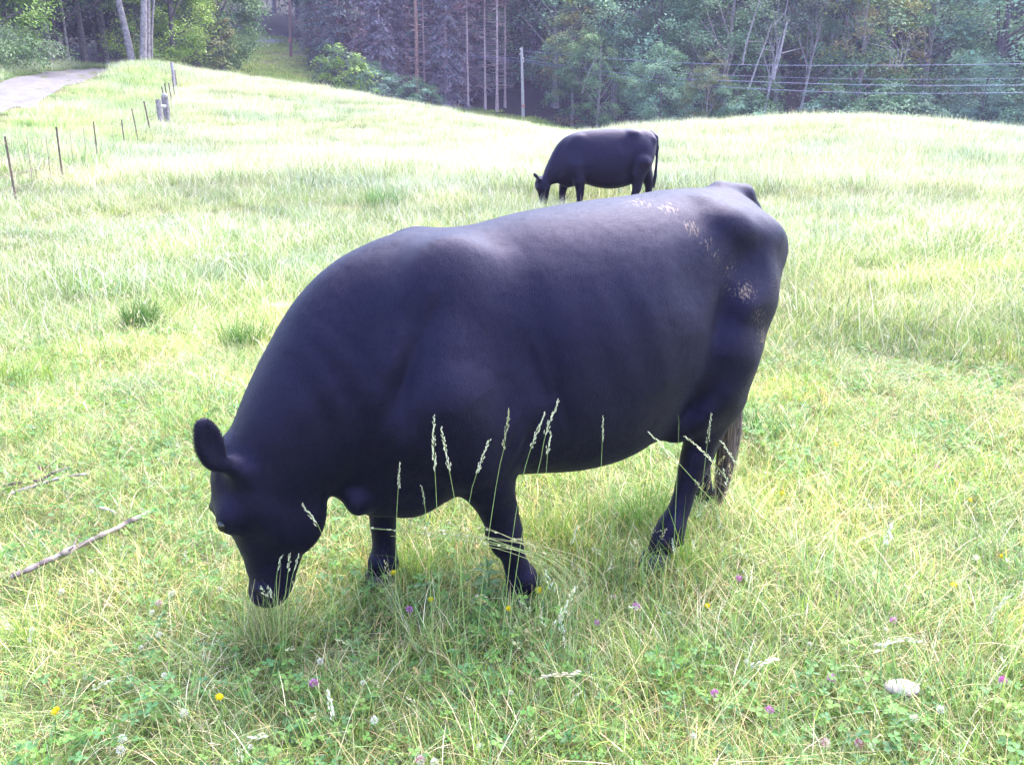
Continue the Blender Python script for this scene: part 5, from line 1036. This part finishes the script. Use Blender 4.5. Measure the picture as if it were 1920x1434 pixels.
for i, a in enumerate([([(814, 782), (813, 840), (818, 930), (822, 1060)], 2.45, 'tallest pale seed head of the left three, upright against the cow', .17),
          ([(828, 805), (842, 880), (855, 960), (868, 1130)], 2.43, 'seed head leaning left, right of the tallest upright one', .13),
          ([(750, 870), (745, 940), (743, 1000), (742, 1090)], 2.46, 'thin seed head in front of the brisket', .08, .7),
          ([(790, 912), (797, 950), (800, 1000), (806, 1090)], 2.5, 'faint open seed head right of the brisket', .06, .5),
          ([(917, 827), (893, 890), (880, 940), (866, 1060)], 2.44, 'seed head leaning right above the gap in front of the near front leg', .11),
          ([(955, 770), (945, 840), (932, 900), (905, 1090)], 2.42, 'tan seed head against the elbow of the cow', .12, 1.0, (.45, .42, .24)),
          ([(1020, 777), (1000, 830), (986, 870), (962, 1000)], 2.46, 'seed head leaning right at the front of the belly', .11),
          ([(1046, 753), (1024, 810), (1010, 880), (985, 970), (962, 1120)], 2.42, 'highest seed head, right of the elbow, leaning right', .11),
          ([(1033, 812), (1026, 850), (1024, 890), (1014, 960)], 2.5, 'short thick seed head under the highest one', .07),
          ([(1131, 783), (1129, 830), (1127, 880), (1122, 960)], 2.6, 'lone seed head in front of the rear belly', .08, .6),
          ([(1246, 747), (1258, 745), (1267, 757), (1272, 785), (1272, 830)], 3.0, 'nodding seed head at the flank of the cow', .06, .8),
          ([(1334, 778), (1329, 810), (1324, 850), (1312, 960)], 2.8, 'upright seed head crossing the near hind leg', .10, .8),
          ([(1218, 812), (1265, 860), (1310, 910), (1360, 970), (1430, 1070)], 2.6, 'long stem slanting left across the hind hoof', .14, .8),
          ([(1285, 819), (1320, 847), (1360, 895), (1410, 970), (1470, 1080)], 2.62, 'long stem slanting left across the hock', .13, .8),
          ([(1352, 828), (1375, 860), (1396, 905), (1420, 980), (1450, 1080)], 2.7, 'slanting seed head in front of the tail', .10, .8),
          ([(568, 947), (585, 970), (603, 998), (616, 1060)], 2.45, 'seed head bent left beside the cheek of the grazing head', .08, .9),
          ([(1082, 988), (1074, 1010), (1062, 1050), (1050, 1110)], 2.5, 'pale seed head behind the near front foot', .06, .9),
          ([(528, 1042), (522, 1060), (518, 1090), (520, 1130)], 2.42, 'left of three short seed heads in front of the muzzle', .05, .7),
          ([(543, 1040), (541, 1065), (538, 1090), (532, 1150)], 2.40, 'middle one of three short seed heads in front of the muzzle', .06, .8),
          ([(560, 1042), (553, 1062), (545, 1095), (538, 1150)], 2.42, 'right of three short seed heads in front of the muzzle', .05, .7),
          ([(1078, 1102), (1058, 1145), (1035, 1190), (1020, 1260)], 2.1, 'fat cream seed head leaning right below the near front foot', .12, 1.4),
          ([(615, 1297), (620, 1325), (628, 1365), (632, 1430)], 1.95, 'white seed head near the bottom, left of centre', .08, 1.3, (.8, .76, .66)),
          ([(470, 1382), (500, 1378), (540, 1366), (570, 1350)], 1.95, 'cream seed head lying nearly flat at the bottom left of centre', .05, 1.3),
          ([(1452, 1236), (1420, 1246), (1400, 1262), (1370, 1290)], 2.05, 'thick cream seed head lying right of centre', .07, 1.6),
          ([(1722, 1202), (1680, 1198), (1650, 1212), (1560, 1262), (1480, 1330)], 2.1, 'long straw-coloured stem lying above the pale stone', .13, 1.5),
          ([(1020, 1268), (1060, 1264), (1110, 1268), (1190, 1300)], 2.05, 'brownish seed head lying flat below the front feet', .10, 1.3, (.5, .42, .3)),
          ([(1671, 985), (1665, 1010), (1655, 1040), (1650, 1100)], 2.5, 'fluffy white seed head standing on the right', .07, 1.5, (.75, .74, .62)),
          ([(210, 1275), (185, 1285), (160, 1300), (120, 1345)], 2.15, 'pale seed head bent over at the lower left', .07, 1.2),
          ([(60, 1180), (55, 1200), (48, 1235), (42, 1290)], 2.2, 'pale bent seed head near the left frame edge', .05, 1.1),
          ([(1895, 1115), (1870, 1140), (1840, 1180), (1800, 1250)], 2.2, 'arching pale seed head near the right edge above the purple clover', .10, 1.2)]):
    px_seed = i * .7; e_ = list(a[4:]); e_[:1] = [(e_[0] if e_ else 1.0) * 1.5]; tall_stem(a[0], a[1], a[2], a[3], *e_)
# the sheaf bent across the near front leg
b = MB(); g0 = gp(1085, 1215); wp = []
for i in range(15):
    j = rng.normal(size=2) * [26, 14]; Y0 = 2.40 + rng.uniform(-.05, .05); e = rng.uniform(690, 960); ey = 985 + (e - 700) * .12 + rng.normal() * 16
    pts = [at(1085 + rng.normal() * 22, 1190, Y0 - .05), at(1078 + j[0], 1100 + j[1], Y0), at(1020 + j[0], 1045 + j[1] * .8, Y0), at((e + 1000) / 2, (ey + 1020) / 2 + j[1] * .5, Y0 + .02), at(e, ey, Y0 + .03)]
    P = spline(np.array(pts), 14); P[0][2] = min(P[0][2], g0[2] + .02); b.tube(P - g0, np.linspace(.0012, .0005, 14), 4, [(.18, .24, .08), (.25, .28, .12), (.30, .27, .14)][i % 3], cap=False)
    if i % 2:
        for q in range(12): k = 13 - rng.integers(0, 4); p = P[k] + (P[k - 1] - P[k]) * rng.uniform() - g0; d = P[13] - P[11]; d = d / np.linalg.norm(d) * .012; s = rng.normal(size=3) * .0025; b.add([p, p + d * .5 + s, p + d, p + d * .5 - s], [[0, 1, 2], [0, 2, 3]], np.array((.55, .48, .32)) * rng.uniform(.8, 1.2))
tag(b.build('grass_sheaf', M_DRY, loc=tuple(g0)), 'sheaf of long stems bent over leftward across the near front leg', 'grass')

# leafy weed beside the near front foot
def weed(px, py, h, n, L, label, c=(.11, .22, .06)):
    g = gp(px, py); o = empty('leafy_weed', tuple(g)); tag(o, label, 'weed'); b = MB(); b.tube([(0, 0, 0), (.004, 0, h * .5), (-.004, 0, h)], [.003, .0026, .0018], 6, (.16, .24, .09)); b.build('stem', M_PLANT, o)
    for i in range(n):
        z = h * (.25 + .75 * i / n); a = i * 2.4 + rng.uniform(-.3, .3); l = L * (1.1 - .5 * i / n) * rng.uniform(.8, 1.1); up = .25 + .5 * i / n; d = np.array([math.cos(a), math.sin(a), up]); d /= np.linalg.norm(d); s = np.cross(d, (0, 0, 1)); s /= np.linalg.norm(s); nv = np.cross(s, d); V = []; t = np.linspace(0, 1, 6)
        for q in t: w = l * .17 * math.sin(math.pi * min(q * .92 + .06, 1)) ; cpt = np.array([0, 0, z]) + d * l * q - np.array([0, 0, 1]) * l * .35 * q * q; V += [cpt - s * w + nv * w * .35, cpt, cpt + s * w + nv * w * .35]
        F = [[3 * j, 3 * j + 1, 3 * j + 4, 3 * j + 3] for j in range(5)] + [[3 * j + 1, 3 * j + 2, 3 * j + 5, 3 * j + 4] for j in range(5)]; bb = MB(); bb.add(V, F, np.array(c) * rng.uniform(.8, 1.2)); bb.build('leaf', M_PLANT, o)
weed(915, 1130, .17, 15, .075, 'leafy green weed with pointed leaves left of the near front foot')
weed(1640, 1330, .05, 8, .06, 'low broad-leaved rosette left of the pale stone')
weed(560, 1385, .05, 8, .06, 'low broad-leaved rosette at the bottom left of centre', (.09, .19, .06))
# dark tussocks that stand out
def tussock(px, py, h, r, label, pal, n=150, w=(.003, .006), lean=.3):
    g = gp(px, py); V, F, C = blades(n, r, (h * .5, h), w, lean, .8, 3, pal); o = obj('grass_tussock', mesh_np('grass_tussock', V, F, C, False, [M_PLANT]), None, tuple(g - [0, 0, .01])); tag(o, label, 'tussock')
DK = [(.045, .11, .025), (.06, .13, .03), (.09, .17, .035)]
tussock(265, 618, .36, .13, 'dark green tussock alone in the left meadow', DK, 520)
tussock(460, 655, .38, .16, 'looser tussock close to the neck of the large cow', [(.09, .18, .04), (.07, .15, .03), (.14, .23, .05)], 380)
tussock(50, 730, .34, .2, 'yellow-green tussock near the left frame edge', [(.22, .29, .05), (.18, .25, .05)], 260)
tussock(1215, 985, .24, .14, 'bright green tussock left of the near hind hoof', [(.13, .25, .035), (.10, .21, .035)], 170)
tussock(1420, 820, .26, .13, 'bluish-green tussock just right of the tail', [(.07, .16, .06), (.1, .2, .05)], 170)
tussock(1480, 270, .6, .5, 'dark clump on the upper right slope', [(.07, .12, .05), (.1, .16, .06)], 240, (.01, .02))
tussock(1630, 335, .5, .5, 'olive clump in the middle of the right slope', [(.12, .17, .04), (.16, .2, .05)], 240, (.008, .016))
tussock(1890, 560, .42, .25, 'dark tuft with bleached stems near the right edge', [(.06, .12, .04), (.4, .38, .25)], 160)
tussock(720, 378, .55, .35, 'green clump in the meadow left of the farther cow', [(.10, .2, .05), (.08, .16, .05)], 260, (.006, .012))
tussock(400, 258, .6, .5, 'faint dark clump on the left slope below the crest', [(.10, .17, .05), (.08, .14, .05)], 220, (.01, .02))

tussock(500, 1232, .36, .10, 'matted tussock hiding the lips of the grazing cow', [(.20, .26, .08), (.35, .30, .15), (.14, .2, .06), (.42, .36, .2)], 300, (.0022, .0045), .16)
tussock(700, 1150, .17, .13, 'grassy tussock round the far front foot', [(.16, .24, .07), (.35, .30, .16), (.12, .2, .06)], 170)
tussock(985, 1200, .20, .14, 'grassy tussock hiding the near front hoof', [(.14, .24, .06), (.38, .33, .18), (.12, .2, .06)], 300)
# sticks
def stick(pts, r, label, c=(.36, .30, .31), twigs=0, name='fallen_stick'):
    W = np.array([gp(*p) + [0, 0, h] for (*p, h) in pts]); o0 = W[0].copy(); P = spline(W - o0, 26); P = P + np.cumsum(rng.normal(size=(26, 3)) * r * .09, 0) - np.linspace(0, 1, 26)[:, None] * 0; b = MB(); rr = np.linspace(r, r * .72, 26) * (1 + .13 * rng.normal(size=26)); cc = np.repeat(np.array(c)[None] * (1 + .45 * rng.normal(size=(26, 1))), 9, 0)
    b.tube(P, rr, 9, np.clip(cc, .035, .5), cap=False, rough=.06)
    for e in (0, 25): b.ell(P[e], (r * .8, r * .8, r * .8), u=8, v=5, c=(.28, .22, .18))
    for i in range(twigs): q = P[rng.integers(1, 25)]; b.tube([q, q + [rng.normal() * .02, rng.normal() * .02, .025]], [r * .5, r * .2], 5, c)
    o = b.build(name, M_BARK, loc=tuple(o0)); tag(o, label, 'stick', 'fallen sticks')
stick([(30, 1112, .07), (100, 1082, .075), (190, 1040, .08), (250, 1008, .08), (290, 985, .075)], .0125, 'long thick grey stick lying left of the grazing head', (.17, .135, .14), 3)
stick([(10, 930, .05), (45, 927, .06), (80, 922, .06), (105, 910, .07), (137, 897, .06)], .0085, 'dark thin stick above the long one, near the left edge', (.08, .06, .065), 1)
stick([(25, 940, .04), (90, 926, .06), (130, 921, .07), (163, 916, .07)], .0085, 'bleached thin stick crossing beside the dark one', (.22, .19, .19), 1)
stick([(190, 968, .04), (205, 978, .05), (218, 985, .05)], .007, 'short pale stick fragment between the twigs and the long stick', (.3, .27, .26))
stick([(1855, 525, .05), (1880, 540, .07), (1915, 560, .06)], .008, 'dead pale twig in the dark tuft at the right', (.3, .26, .25))
# pale stone in the lower right
g = gp(1688, 1312); b = MB(); b.ell((0, 0, .03), (.052, .036, .019), u=26, v=16, c=(.34, .28, .28), noise=.010)
tag(b.build('stone', M_STONE, loc=(g[0], g[1], g[2] + .012)), 'pale rounded stone lying in the grass at the lower right', 'stone')
# bare scrape in the left meadow
for (px, py, rx, ry, lab) in [(395, 483, .42, .16, 'bare pale patch of trodden soil in the left meadow'), (520, 577, .16, .06, 'small bare patch close to the neck of the large cow')]:
    g = gp(px, py); a = np.arange(24) * 2 * np.pi / 24; R1 = 1 + .15 * np.sin(a * 3) + .1 * np.sin(a * 5 + 1)
    x = g[0] + np.cos(a) * rx * R1; y = g[1] + np.sin(a) * ry * 2.2 * R1; V = np.concatenate([np.stack([x, y, H(x, y) + .02], 1), [[g[0], g[1], g[2] + .045]]]); F = np.array([[j, (j + 1) % 24, 24] for j in range(24)])
    tag(obj('bare_soil', mesh_np('bare_soil', V, F, np.full((25, 3), .2) * [1.1, .95, .9], True, [M_STONE])), lab, 'bare patch', kind='structure')
